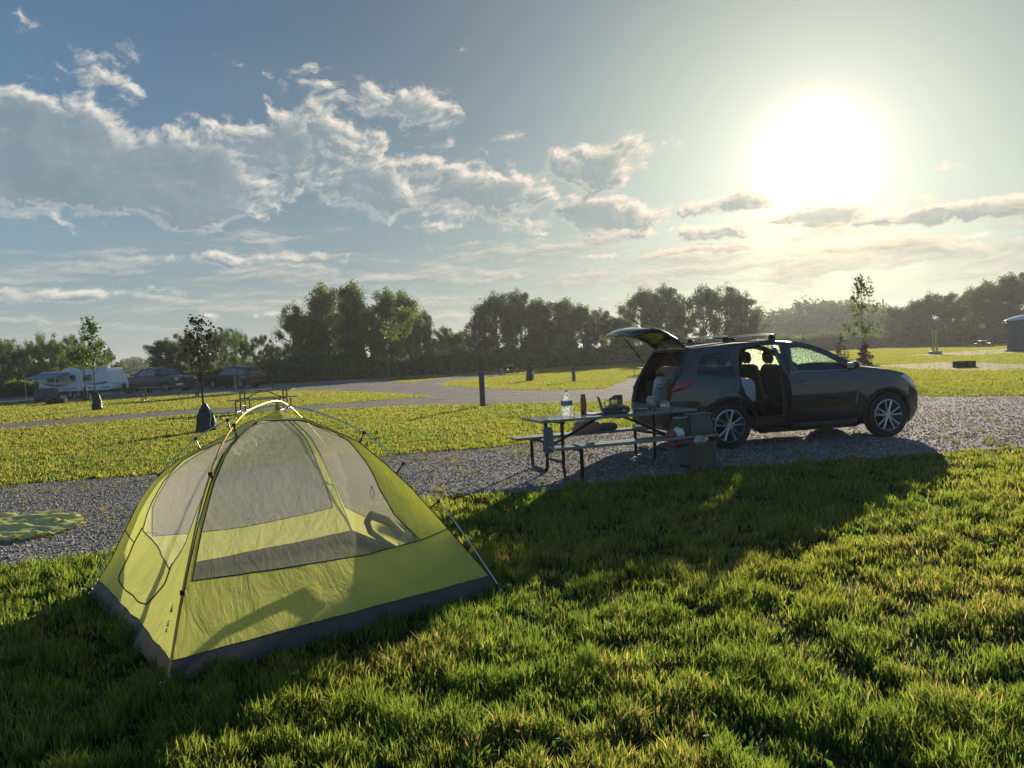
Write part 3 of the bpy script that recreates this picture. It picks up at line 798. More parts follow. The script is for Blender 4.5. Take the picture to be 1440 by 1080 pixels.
# poles
PPR = [(1.02, -.02), (.94, .18), (.84, .42), (.74, .63), (.64, .81), (.53, .97), (.41, 1.115), (.29, 1.21), (.15, 1.29), (0, 1.33)]
PPN = [(1.02, -.02), (.97, .13), (.9, .36), (.83, .56), (.71, .86), (.56, 1.12), (.40, 1.27), (.25, 1.335), (0, 1.36)]
PPF = [(1.02, -.02), (.95, .15), (.85, .42), (.72, .70), (.57, .95), (.42, 1.10), (.28, 1.21), (.15, 1.30)]
def pole(a, b, lift, bow, PP):
    ks = [(k, t, z) for k in (a,) for t, z in PP] + [(b, t, z) for t, z in (PPF if b == 'F' else PP[:-1])[::-1]]
    pts = [Vector((*(TC + (np.array(TK[k]) - TC) * t) - TC, z + lift * max(0, 1 - t) ** .5)) for k, t, z in ks]
    pts = [p + Vector((bow * math.sin(math.pi * i / (len(pts) - 1)), 0, 0)) for i, p in enumerate(pts)]
    out = []
    for i in range(len(pts) - 1):                        # Catmull-Rom smoothing
        p0, p1, p2, p3 = pts[max(i - 1, 0)], pts[i], pts[i + 1], pts[min(i + 2, len(pts) - 1)]
        for k in range(6):
            f = k / 6; out.append(.5 * ((2 * p1) + (p2 - p0) * f + (2 * p0 - 5 * p1 + 4 * p2 - p3) * f * f + (3 * p1 - p0 - 3 * p2 + p3) * f ** 3))
    out.append(pts[-1]); return out
pg_ = pole('N', 'F', 0, 0, PPN); ps_ = pole('L', 'R', 0, 0, PPR)
g_ = MB().tube(pg_, .0058, 8).build('gold_pole', M['gold'], tent); s_ = MB().tube(ps_, .0046, 8).build('silver_pole', M['silver'], tent)
for P_, o_ in ((pg_, g_), (ps_, s_)):
    for q in (.24, .43, .57, .76):
        i = int(q * (len(P_) - 2)); MB().tube([P_[i], P_[i] + (P_[i + 1] - P_[i]).normalized() * .05], .0072, 8).build('ferrule', M['silver'], o_)
def clip(k, v, P_):
    a = Vector(ridge(k, v)) - TO; b = min(P_, key=lambda p: (p - a).length + (0 if (p - a).length > .02 else .1)); d = (b - a)
    c = MB(); c.tube([a, a + d * .45, b], [.008, .0045, .006], 6)
    c.lathe([(.007, -.012), (.013, -.012), (.013, .012), (.007, .012)], 8, tuple(b)); c.build('pole_clip', M['blackp'], tent)
for k, P_, vs in (('R', ps_, (.40, .58, .76)), ('L', ps_, (.58, .76, .90)), ('N', pg_, (.24, .52, .76)), ('F', pg_, (.40,))):
    for v in vs: clip(k, v, P_)
for k in TK:
    q = np.array(TK[k]) - TC; d = q / np.linalg.norm(q)
    c = MB(); c.tube([(q[0] - d[0] * .02, q[1] - d[1] * .02, .05), (q[0] + d[0] * .05, q[1] + d[1] * .05, .02)], .009, 6)
    c.build('corner_strap', M['yellow'] if k == 'N' else M['blackp'], tent)
    c = MB(); c.tube([(q[0] + d[0] * .06, q[1] + d[1] * .06, -.1), (q[0] + d[0] * .07, q[1] + d[1] * .07, .045), (q[0] + d[0] * .055, q[1] + d[1] * .055, .05)], .0035, 6); c.build('stake', M['silver'], tent)
# rolled door held up inside by its tie, seen as a dark curl through the netting, and small toggles
c = MB(); W = [Vector(TS('F', 'R', u, v)) - TO for u, v in ((.62, .13), (.52, .17), (.46, .22), (.52, .30), (.64, .36), (.74, .34), (.76, .27), (.70, .24))]
c.tube([p + Vector((-.10, -.14, 0)) for p in W], [.014, .02, .024, .024, .028, .03, .03, .014], 8); c.build('rolled_door', cloth('rolled_door_fabric', (.20, .22, .06), .2, (.3, .3, .05)), tent)
for (u, v) in ((.845, .30), (.80, .52)):
    g0 = Vector(TS('N', 'R', u, v)) - TO + Vector((.01, -.02, 0)); MB().tube([g0, g0 + Vector((.015, 0, -.05)), g0 + Vector((.0, 0, -.10)), g0 + Vector((-.015, 0, -.06)), g0], .0022, 5).build('toggle_loop', M['seam'], tent)
# maker's mark beside the gold pole, near corner
def words(s_, size, name, mt, parent, loc, ex, ey, th=.0008, sx=1.0):
    cu = bpy.data.curves.new(name, 'FONT'); cu.body = s_; cu.size = size; cu.extrude = th; cu.align_x = 'CENTER'; cu.align_y = 'CENTER'; cu.space_character = sx
    tmp = bpy.data.objects.new('tmp', cu); col.objects.link(tmp); dg = bpy.context.evaluated_depsgraph_get()
    me = bpy.data.meshes.new_from_object(tmp.evaluated_get(dg)); bpy.data.objects.remove(tmp); bpy.data.curves.remove(cu)
    o = bpy.data.objects.new(name, me); col.objects.link(o); me.materials.clear(); me.materials.append(mt); o.parent = parent
    ex = Vector(ex).normalized(); ey = Vector(ey); ey = (ey - ex * ey.dot(ex)).normalized(); ez = ex.cross(ey)
    mm = Matrix((ex, ey, ez)).transposed().to_4x4(); mm.translation = Vector(loc); o.matrix_basis = mm; return o
A_ = Vector(TS('N', 'L', .10, .13)) - TO; B_ = Vector(TS('N', 'L', .13, .135)) - TO; C_ = Vector(TS('N', 'L', .10, .19)) - TO
nn = (B_ - A_).cross(C_ - A_).normalized(); nn = nn if nn.y < 0 else -nn
words('REI', .05, 'maker_mark', M['seam'], tent, A_ + nn * .012, (C_ - A_), nn.cross(C_ - A_))
lm = MB(); c0 = A_ + (C_ - A_).normalized() * .075 + nn * .012; e1 = (C_ - A_).normalized(); e2 = nn.cross(e1).normalized()
lm.add([c0 - e2 * .02, c0 + e2 * .02, c0 + e1 * .05, c0 - e2 * .02 + nn * .001, c0 + e2 * .02 + nn * .001, c0 + e1 * .05 + nn * .001], [(0, 1, 2), (3, 5, 4), (0, 3, 4, 1), (1, 4, 5, 2), (2, 5, 3, 0)]); lm.build('maker_emblem', M['seam'], tent, smooth=False)

# rain cover thrown down on the stones
def flysheet():
    ox, oy = G(45, 748); out = [G(*p) for p in [(-120, 742), (-60, 728), (0, 729), (40, 727), (72, 722), (100, 727), (114, 729), (121, 739), (112, 743), (90, 750), (60, 757), (30, 762), (-20, 766), (-90, 772), (-150, 768)]]
    out = wob([(x - ox, y - oy) for x, y in out], .03, .1, 3); va, tr = cdt(out, (), .035)
    o = np.array(out)
    def hgt(x, y):
        e = min(np.hypot(o[:, 0] - x, o[:, 1] - y)); r = abs(float(fbm(x * 2.2 + 5, y * 6 + 2, 3)) - .5) * 2
        q = abs(math.sin((x * .5 + y * 1.6) * 7 + 3 * float(fbm(x * 2, y * 2, 2))))
        return .012 + min(1, e / .04) * .6 * (.055 * max(0, 1 - 2.8 * r) + .030 * q ** 5 + .035 * max(0, 1 - 5 * abs(float(fbm(x * 3 + 8, y * 9 + 3, 2)) - .5))) + .014 * float(fbm(x * 14, y * 14, 2))
    fb = cloth('rain_cover_fabric', (.70, .68, .18), .30, (.9, .85, .18), 0, .30, .004, 14)
    m_ = MB().add([(x, y, hgt(x, y)) for x, y in va], tr).build('rain_cover', fb, None, ang=180, loc=(ox, oy, 0)); tag(m_, 'crumpled lime green tent rain cover spread flat on the gravel', 'rain cover')
flysheet()

# ================================================================ PICNIC TABLES
M['steel'] = mat('dark_steel', (.035, .028, .025), .38, .6, var=.3, vscale=12)
M['plank'] = mat('weathered_plank', (.27, .24, .21), .40, coat=.9, var=.35, vscale=3, bump=.003, bscale=18, stretch=(1, 8, 8))
def picnic_table(label, loc, rz, L=2.25, simple=False, group='picnic tables on the campground'):
    t = empty('picnic_table', loc, rz, label, 'picnic table', group)
    tw, bw = .70, .27
    b = MB(); npl = 5
    for i in range(npl):
        y = -tw / 2 + tw / npl * (i + .5); b.box((0, y, .745), (L, tw / npl - .012, .035), bev=.005)
    b.box((0, 0, .722), (.06, tw - .04, .02)); b.build('tabletop', M['plank'], t)
    for s in (-1, 1):
        b = MB()
        for i in (0, 1): b.box((0, s * (.62 + .138 * i), .445), (L, .126, .035), bev=.005)
        b.build('bench_seat', M['plank'], t)
    for sx in (-1, 1):
        x = sx * (L / 2 - .32); r = .024
        for s in (-1, 1):
            p = [(x, s * .27, .72), (x, s * .27, .12), (x, s * .30, .035), (x, s * .36, .022), (x, s * .74, .022), (x, s * .80, .035), (x, s * .82, .1), (x, s * .82, .42)]
            MB().tube(p, r, 8).build('leg_loop', M['steel'], t)
        b = MB(); b.tube([(x, -.84, .41), (x, .84, .41)], .022, 6); b.tube([(x, -.33, .712), (x, .33, .712)], .02, 6); b.tube([(x, -.27, .20), (x, .27, .20)], .018, 6)
        b.build('cross_bar', M['steel'], t)
        MB().tube([(x - sx * .0, 0, .42), (x - sx * .12, 0, .47), (x - sx * .62, 0, .70), (x - sx * .70, 0, .715)], .018, 6).build('brace', M['steel'], t)
    return t
TRZ = math.atan2(.345, .94)
table = picnic_table('picnic table covered in camp gear behind the dark hatchback car', (1.30, 10.42, 0), TRZ, 2.30)
picnic_table('empty dark picnic table just behind the dome tent peak', (*G(372, 577), 0), R(2), 2.2)
picnic_table('long low picnic table in front of the blue pickup', (*G(241, 562), 0), R(16), 3.4)
picnic_table('far picnic table with sunlit pale top seen end on beyond the grey post', (*G(715, 527), 0), R(86), 1.7)
picnic_table('picnic table half hidden under the raised tailgate', (*G(915, 527), 0), R(60), 2.0)
picnic_table('tiny far picnic table near the portable toilet', (*at(1383, 485.5, 92)[:2], 0), R(70), 2.6)
TM = table.matrix_basis.copy() if False else Matrix.Translation((1.30, 10.42, 0)) @ Matrix.Rotation(TRZ, 4, 'Z')
def ont(x, y, z=.7635): p = TM @ Vector((x, y, z)); return (p.x, p.y, p.z)
def tlocal(px, py, z):                            # photograph position of a thing's foot -> place on the table
    p = TM.inverted() @ Vector((*G(px, py, z), z)); return p.x, p.y

# ---------------------------------------------------------------- gear on the table
M['pet'] = glassmat('clear_plastic', (.86, .92, .92), .06, .5, .28, (.8, .85, .82))
M['teal'] = mat('teal_label', (.10, .24, .26), .5); M['red'] = mat('red_enamel', (.30, .045, .03), .35, coat=.3)
M['brass'] = mat('brass', (.75, .50, .18), .3, .9); M['cream'] = mat('cream', (.45, .42, .36), .6, var=.2); M['kraft'] = mat('brown_paper', (.13, .09, .055), .85, var=.35, vscale=12, bump=.01, bscale=14)
M['orange'] = mat('orange_card', (.42, .20, .08), .7); M['darkgrey'] = mat('dark_grey', (.05, .052, .05), .5, var=.3); M['green'] = mat('dark_green', (.03, .06, .04), .5)
M['alu'] = mat('aluminium', (.5, .5, .5), .35, .9); M['white'] = mat('white_paint', (.72, .73, .72), .5, var=.08)
M['greycloth'] = cloth('grey_cloth', (.16, .165, .18), .15, (.2, .2, .2), 0, .7, .02, 9); M['pinkcloth'] = cloth('pink_cloth', (.40, .24, .19), .2, (.5, .3, .2), 0, .7, .02, 9)
def single(mb, name, mt, loc, label, cat, rz=0.0, **k):
    o = mb.build(name, mt, None, loc=loc, **k); o.rotation_euler[2] = rz; return tag(o, label, cat)
e = empty('water_jug', ont(-.62, .02), .2, 'big clear plastic water jug with a teal label on the table', 'water jug')
MB().lathe([(0, 0), (.07, 0), (.078, .01), (.078, .06), (.074, .07), (.078, .08), (.078, .13), (.074, .14), (.078, .15), (.078, .22), (.066, .255), (.03, .295), (.019, .31), (.019, .325)], 24).build('jug_body', M['pet'], e)
MB().lathe([(.0790, .145), (.0795, .146), (.0795, .205), (.0790, .206)], 24).build('jug_label', M['teal'], e)
MB().lathe([(0, .352), (.02, .352), (.022, .345), (.022, .322), (.0, .322)], 14).build('cap', M['white'], e)
e = empty('thermos_flask', ont(-.34, .10), 0, 'slim red thermos flask standing beside the water jug', 'thermos')
MB().lathe([(0, 0), (.036, 0), (.038, .01), (.038, .06), (.0385, .062)], 20).build('flask_base', M['darkgrey'], e)
MB().lathe([(.0385, .062), (.039, .065), (.039, .215), (.034, .228)], 20).build('flask_body', M['red'], e)
MB().lathe([(.034, .228), (.033, .23), (.033, .268), (.03, .275), (0, .275)], 20).build('cup_lid', mat('dull_red', (.32, .08, .05), .5), e)
e = empty('camp_stove', ont(.06, -.05), 0, 'dark two burner camp stove with its lid propped open', 'stove')
MB().box((0, 0, .045), (.36, .26, .075), bev=.012).build('stove_body', M['darkgrey'], e)
b = MB().box((-.20, 0, .13), (.012, .26, .20), bev=.004, tilt=Matrix.Rotation(-.25, 3, 'Y')); b.build('wind_flap', M['green'], e)
b = MB()
for y in (-.08, 0, .08): b.tube([(-.15, y, .092), (.15, y, .092)], .004, 5)
for x in (-.12, 0, .12): b.tube([(x, -.11, .089), (x, .11, .089)], .004, 5)
b.build('grate', M['alu'], e); MB().lathe([(0, 0), (.015, 0), (.018, .02), (0, .02)], 10, (.1, -.14, .04), 'Y').build('knob', M['alu'], e)
e = empty('coffee_pot', ont(.04, -.04, .862), 0, 'brassy lidded coffee pot standing on the camp stove', 'coffee pot')
MB().lathe([(0, 0), (.062, 0), (.066, .01), (.063, .05), (.058, .085)], 20).build('pot_body', M['brass'], e)
MB().lathe([(.059, .085), (.06, .09), (.05, .105), (.02, .115), (.012, .13), (0, .132)], 20).build('pot_lid', M['blackp'], e)
MB().tube([(-.06, 0, .075), (-.11, 0, .085), (-.12, 0, .05), (-.11, 0, .02)], .006, 6).build('handle', M['blackp'], e)
e = empty('food_box', ont(.19, .10), 0, 'small brown cardboard box behind the coffee pot', 'box'); MB().box((0, 0, .115), (.10, .14, .23), bev=.003).build('carton', M['kraft'], e); MB().box((0, -.0715, .12), (.08, .002, .12)).build('box_label', M['orange'], e)
e = empty('foil_tray', ont(.42, -.08), .3, 'shallow foil tray holding a fork between the stove and jar', 'tray')
MB().lathe([(0, .003), (.09, .003), (.11, .035), (.118, .036), (.112, .033), (.09, .0), (0, 0)], 20).build('tray_dish', M['alu'], e); MB().tube([(-.05, 0, .02), (-.03, .01, .08), (-.02, .02, .14)], .004, 5).build('fork', M['blackp'], e)
e = empty('storage_jar', ont(.63, -.02), 0, 'tall clear jar with a pale lid near the open trunk', 'jar'); MB().lathe([(0, 0), (.048, 0), (.05, .01), (.05, .16), (.045, .17)], 20).build('jar_glass', M['pet'], e)
MB().lathe([(.046, .17), (.05, .172), (.05, .19), (0, .192)], 20).build('jar_lid', M['cream'], e); MB().lathe([(0, .01), (.045, .01), (.045, .12), (0, .12)], 16).build('jar_contents', M['kraft'], e)
for i, (x, y, s, mt, lb) in enumerate([(.79, -.06, (.09, .06, .12), 'orange', 'small orange carton right of the clear jar'), (.90, .02, (.06, .06, .10), 'cream', 'cream carton at the car end of the table'), (.72, .14, (.12, .08, .14), 'red', 'dull red carton at the back of the table')]):
    e = empty('food_carton', ont(x, y), .2 * i, lb, 'carton', 'cartons at the end of the table'); MB().box((0, 0, s[2] / 2), s, bev=.004).build('carton_body', M[mt], e)
    MB().box((0, -s[1] / 2 - .001, s[2] * .5), (s[0] * .8, .002, s[2] * .35)).build('carton_label', M['white'], e)
single(MB().box((-.02, .02, .012), (.42, .30, .006), bev=.002), 'table_mat', M['white'], ont(-.10, .05, .7605), 'thin white place mat flat on the picnic table', 'place mat', TRZ)
def softbag(w, d, h, seed, top=.7, n=18, k=.1):
    """a sagging bag: rounded box skin with noise"""
    b = MB(); prof = [(.0, 0), (.85, 0), (1.0, .06), (1.05, .3), (.98, .6), (.9, .85), (top, 1.0), (top * .5, 1.02), (0, .98)]
    P = []
    for r, z in prof:
        for i in range(n):
            q = 2 * math.pi * i / n; c, s = math.cos(q), math.sin(q); sq = (abs(c) ** 4 + abs(s) ** 4) ** -.25
            nz = 1 + (float(fbm(q * 2 + seed, z * 4 + seed, 3)) - .5) * k * 4 * (z > 0)
            P.append((c * sq * r * w / 2 * nz, s * sq * r * d / 2 * nz, z * h * (1 + (nz - 1) * .4)))
    F = [(i * n + j, i * n + (j + 1) % n, (i + 1) * n + (j + 1) % n, (i + 1) * n + j) for i in range(len(prof) - 1) for j in range(n)]
    return b.add(P, F)
# bag hanging from the left end
e = empty('hanging_bag', ont(-1.08, -.40, .36), TRZ, 'grey cloth bag hanging from the left end of the picnic table', 'bag')
softbag(.13, .08, .31, 3).build('bag_body', M['greycloth'], e); MB().tube([(-.05, 0, .32), (-.03, .06, .405), (.03, .06, .405), (.05, 0, .32)], .006, 6).build('strap', M['greycloth'], e)
zb = .4635
e = empty('pink_bag', ont(-.02, .70, zb), TRZ, 'soft pinkish bag slumped on the far bench', 'bag'); softbag(.36, .26, .15, 8).build('bag_body', M['pinkcloth'], e)
single(softbag(.13, .12, .13, 5, k=.2), 'crumpled_towel', cloth('towel', (.62, .56, .48), .2, (.5, .4, .3), 0, .8, .02, 9), ont(.02, .68, zb + .148), 'crumpled pale towel lying on top of the pink bag', 'towel')
e = empty('grey_pouch', ont(.30, .70, zb), TRZ, 'flat grey pouch on the far bench right of the pink bag', 'pouch'); softbag(.28, .2, .10, 12).build('bag_body', M['greycloth'], e)
e = empty('cooler_bag', ont(.93, -.68, zb), TRZ, 'grey green soft cooler bag on the near bench beside the bumper', 'cooler bag')
softbag(.36, .26, .25, 21, .95, k=.05).build('bag_body', cloth('cooler_fabric', (.09, .11, .09), .15, (.3, .3, .25), 0, .45, .01, 9), e)
MB().box((0, 0, .262), (.33, .22, .02), bev=.008).build('bag_lid', M['greycloth'], e); MB().tube([(.16, -.1, .2), (.22, -.1, .16), (.22, -.08, .08), (.18, -.1, .04)], .008, 6).build('strap', M['alu'], e)
e = empty('dark_sack', ont(.67, -.66, zb), TRZ, 'dark olive sack leaning between the bench and the cooler bag', 'sack'); softbag(.22, .2, .24, 31, .5, k=.15).build('sack_body', cloth('olive', (.07, .07, .045), .1, (.1, .1, .05), 0, .6, .01, 9), e); MB().box((.0, -.02, .235), (.16, .12, .012), bev=.004).build('flap', M['alu'], e)
for i, (x, mt, lb) in enumerate([(.50, 'red', 'crumpled dark red cloth on the near bench'), (.60, 'white', 'white paper packet on the near bench beside the dark sack')]):
    single(softbag(.13, .12, .07 + .04 * i, 41 + i, k=.2), ('red_cloth', 'paper_packet')[i], M[mt], ont(x, -.72, zb), lb, ('cloth', 'packet')[i])
# on the stones between bench and car
gx, gy = G(990, 664)
e = empty('paper_bag', (gx, gy, .004), .2, 'tall brown grocery bag standing on the grass edge by the rear wheel', 'bag')
b = MB(); n_ = 12
P = []
for z_, w_, d_ in ((0, .26, .17), (.12, .265, .172), (.25, .27, .175), (.385, .275, .178)):
    for i in range(20):
        q = i / 20 * 4; s_ = int(q); f_ = q - s_; x_, y_ = [(-1 + 2 * f_, -1), (1, -1 + 2 * f_), (1 - 2 * f_, 1), (-1, 1 - 2 * f_)][s_]
        nz = 1 + (float(fbm(i * .7, z_ * 9, 2)) - .5) * .09; P.append((x_ * w_ / 2 * nz, y_ * d_ / 2 * nz, z_ + (.02 * float(vnoise(i * 1.1, 3)) if z_ > .3 else 0)))
b.add(P, [(r_ * 20 + i, r_ * 20 + (i + 1) % 20, (r_ + 1) * 20 + (i + 1) % 20, (r_ + 1) * 20 + i) for r_ in range(3) for i in range(20)] + [tuple(range(20))]).build('bag_body', M['kraft'], e, ang=50)
MB().box((0, -.0905, .20), (.15, .0015, .16)).build('printed_panel', mat('green_print', (.08, .10, .05), .8), e)
for y_ in (-.085, .085): MB().tube([(-.06, y_, .36), (-.055, y_, .44), (.055, y_, .44), (.06, y_, .36)], .005, 6).build('handle', M['kraft'], e)
single(softbag(.15, .11, .13, 51, .5, k=.25), 'bread_loaf', M['cream'], (gx - .04, gy, .33), 'pale wrapped loaf poking out of the grocery bag', 'loaf')
cx_, cy_ = G(960, 658)
e = empty('cooler_box', (cx_ + .05, cy_ + .22, .004), TRZ, 'red lidded grey cooler box under the end of the near bench', 'cooler')
MB().box((0, 0, .14), (.34, .24, .27), bev=.02).build('cooler_body', M['greycloth'], e); MB().box((0, 0, .305), (.36, .26, .06), bev=.02).build('cooler_lid', M['red'], e); MB().tube([(-.17, -.14, .24), (-.17, -.16, .30), (.17, -.16, .30), (.17, -.14, .24)], .008, 6).build('handle', M['blackp'], e)
bx_, by_ = G(905, 634)
single(MB().lathe([(0, 0), (.05, 0), (.10, .05), (.105, .05), (.055, -.002), (0, -.004)], 20), 'dog_bowl', M['alu'], (bx_, by_, .012), 'shallow metal bowl on the gravel under the table', 'bowl')

# ================================================================ THE DARK CAR
M['paint'] = mat('dark_car_paint', (.020, .021, .027), .22, .35, coat=1.0)
M['trim'] = mat('black_trim', (.018, .018, .018), .6, bump=.001, bscale=200)
M['rubber'] = mat('tyre_rubber', (.02, .02, .02), .85, var=.2, bump=.002, bscale=60)
M['rim'] = mat('alloy_rim', (.55, .55, .55), .28, .9)
M['cabin'] = mat('cabin_fabric', (.05, .048, .046), .8, var=.3)
M['glass'] = glassmat('car_glass', (.42, .45, .44)); M['privacy'] = glassmat('privacy_glass', (.07, .07, .075)); M['clearg'] = glassmat('windscreen_glass', (.75, .80, .76))
M['dew'] = glassmat('dewy_glass', (.80, .86, .78), .05, .12, .75, (.70, .90, .55))
M['tail'] = mat('tail_lamp', (.35, .012, .012), .12, coat=1.0); M['lamp'] = mat('lamp_lens', (.55, .57, .6), .08, .3, coat=1.0)
CARM = Matrix.Translation((3.15, 12.74, 0)) @ Matrix.Rotation(math.atan2(.1954, .9807), 4, 'Z')
car = empty('hatchback_car', (3.15, 12.74, 0), math.atan2(.1954, .9807), 'dark grey hatchback with tailgate raised and rear door open on the gravel', 'car')
AF, AR, WR = 2.76, 0.0, .362
OUT = [(-.90, .32), (-.955, .42), (-.965, .60), (-.95, .74), (-.915, .90), (-.86, 1.04), (-.78, 1.16), (-.70, 1.32), (-.60, 1.50), (-.55, 1.555), (-.2, 1.59), (.2, 1.615), (.6, 1.628), (.95, 1.628),
       (1.25, 1.60), (1.5, 1.545), (1.77, 1.44), (2.0, 1.315), (2.2, 1.20), (2.32, 1.155), (2.55, 1.125), (2.85, 1.085), (3.08, 1.03), (3.24, .955), (3.34, .86), (3.40, .74), (3.43, .60), (3.43, .44), (3.38, .30), (3.26, .21)]
def arch(cx, r, a0, a1, k=14): return [(cx + r * math.cos(R(a0 + (a1 - a0) * i / k)), .36 + r * math.sin(R(a0 + (a1 - a0) * i / k))) for i in range(k + 1)]
LOW = [(3.20, .22)] + arch(AF, .43, -12, 192) + [(2.25, .225), (.50, .225)] + arch(AR, .43, -12, 192) + [(-.5, .28)]
SIDE = OUT + LOW
def hw(x, z):
    b = .905 - .055 * ((z - .72) / .42) ** 2 if z < 1.1 else .877 - (z - 1.1) * .40
    if z < .4: b -= (.4 - z) * .1
    b += .012 * math.exp(-((z - .98) / .03) ** 2)                      # shoulder crease
    b *= (1 - .20 * max(0, (x - 2.45) / .98) ** 2.2) * (1 - .085 * max(0, (-x - .25) / .72) ** 2)
    for c in (AF, AR):
        d = math.hypot(x - c, z - .36)
        if z < .95: b += .018 * math.exp(-((d - .46) / .07) ** 2)
    return b
WF = [(1.12, 1.135), (1.16, 1.515), (1.32, 1.520), (1.5, 1.475), (1.75, 1.37), (1.95, 1.245), (2.08, 1.145)]
DOORF = [(1.03, .29), (1.03, 1.575), (1.28, 1.565), (1.52, 1.515), (1.77, 1.405), (1.98, 1.275), (2.13, 1.165), (2.17, 1.10), (2.19, .75), (2.12, .42), (2.05, .29)]
OPEN = [(.50, .29), (.47, .48), (.40, .70), (.27, .84), (.22, 1.0), (.205, 1.20), (.24, 1.42), (.32, 1.545), (.60, 1.575), (.98, 1.575), (.98, .29)]
WR_ = [(.27, 1.13), (.28, 1.38), (.35, 1.50), (.62, 1.525), (.93, 1.525), (.93, 1.135)]
WQ = [(-.50, 1.17), (-.44, 1.36), (-.34, 1.48), (.12, 1.50), (.13, 1.15)]
def side(poly, holes, sgn, name, mt, par, off=0.0, step=.07, thick=0.0):
    va, tr = cdt(poly, holes, step); o = MB().add([(x, sgn * (hw(x, z) + off), z) for x, z in va], tr).build(name, mt, par, ang=50)
    if thick:
        md = o.modifiers.new('s', 'SOLIDIFY'); md.thickness = thick; md.offset = 0
    return o
shell = side(SIDE, [DOORF, OPEN, WQ], -1, 'body_side', M['paint'], car, 0, .07, .012)
side(SIDE, [WF, WR_, WQ], 1, 'body_side', M['paint'], car, 0, .07, .012)
def shrink(p, e=.005):
    c = np.mean(p, 0); return [tuple(np.array(q) + (c - np.array(q)) / np.linalg.norm(c - np.array(q)) * e) for q in p]
dr = side(shrink(DOORF), [WF], -1, 'front_door', M['paint'], car, .002, .06, .02)
side(WF, [], -1, 'window', M['clearg'], dr, -.012, .1); side(WF, [], 1, 'window', M['dew'], car, -.01, .1)
side(WR_, [], 1, 'window', M['clearg'], car, -.01, .1)
for s in (-1, 1): side(WQ, [], s, 'quarter_window', M['privacy'], car, -.006, .1)
b = MB(); b.tube([(1.27, -hw(1.27, 1.0) - .03, .985), (1.13, -hw(1.13, 1.0) - .034, .985)], .012, 8); b.build('door_handle', M['paint'], dr)
b = MB(); b.tube([(x, -hw(x, 1.128) - .008, 1.128 + .004 * (x - 1.1)) for x in np.linspace(1.05, 2.13, 12)], .008, 6); b.build('window_sill', M['rim'], dr)
w_ = words('EQUINOX', .048, 'door_lettering', mat('dull_chrome', (.20, .20, .20), .5, .5), dr, (1.86, -hw(1.86, .74) - .016, .735), (1, 0, 0), (0, 0, 1), .002, 1.7)
# rear door, swung out on its hinge at the middle pillar
hx = .985; hy = -hw(.98, .8)
rd = bpy.data.objects.new('rear_door', None); 
va, tr = cdt(shrink(OPEN), [WR_], .06)
rd = MB().add([(x - hx, -hw(x, z) - hy, z) for x, z in va], tr).build('rear_door', M['paint'], car, ang=50, thick=.05); rd.location = (hx + .01, hy - .03, 0); rd.rotation_euler = (0, 0, R(62)); rd['label'] = 'rear side door swung wide open'
va, tr = cdt(WR_, [], .1); MB().add([(x - hx, -hw(x, z) - hy + .02, z) for x, z in va], tr).build('window', M['glass'], rd)
va, tr = cdt([(.55, .34), (.30, .86), (.26, 1.08), (.93, 1.08), (.93, .34)], [], .1); MB().add([(x - hx, -hw(x, z) - hy + .075, z) for x, z in va], tr).build('door_card', M['cabin'], rd, thick=.03)
# roof, bonnet, nose, tail: skins carried across between the two flanks
def skin(st, crown, bulge, name, mt, n=14, inset=0.0, thick=.01):
    P = []
    for (x, z), cr, bu in zip(st, crown, bulge):
        w = hw(x, z) - inset
        for j in range(n + 1):
            q = -1 + 2 * j / n; k = 1 - abs(q) ** 2.4; P.append((x + bu * k, q * w, z + cr * k))
    F = [(i * (n + 1) + j, i * (n + 1) + j + 1, (i + 1) * (n + 1) + j + 1, (i + 1) * (n + 1) + j) for i in range(len(st) - 1) for j in range(n)]
    return MB().add(P, F).build(name, mt, car, ang=50, thick=thick)
skin(OUT[9:15], [.03, .035, .04, .04, .045, .045], [0] * 6, 'roof', M['paint'])
skin(OUT[14:19], [.045, .05, .055, .06, .055], [0, .02, .04, .06, .07], 'windscreen', M['dew'], inset=.03, thick=0)
skin(OUT[18:23], [.04, .045, .05, .05, .045], [.05, .06, .08, .10, .13], 'hood', M['paint'])
skin(OUT[22:30], [.045, .03, .01, 0, 0, 0, 0, 0], [.13, .17, .20, .21, .21, .20, .17, .12], 'front_bumper', M['paint'])
skin([(-.90, .32), (-.955, .42), (-.965, .60), (-.95, .72)], [0] * 4, [-.04, -.09, -.10, -.09], 'rear_bumper', M['trim'])
for s in (-1, 1): MB().tube([(x, s * (hw(x, z) - .02), z) for x, z in OUT[14:19]], .022, 6).build('windscreen_pillar', M['paint'], car)
gr = MB(); gr.grid(lambda u, v: (3.44 + .195 * (1 - abs(2 * u - 1) ** 2.4) + .008 - .05 * v * v, (-1 + 2 * u) * .52, .50 + .30 * v), 12, 5); gr.build('grille', M['trim'], car, thick=.02)
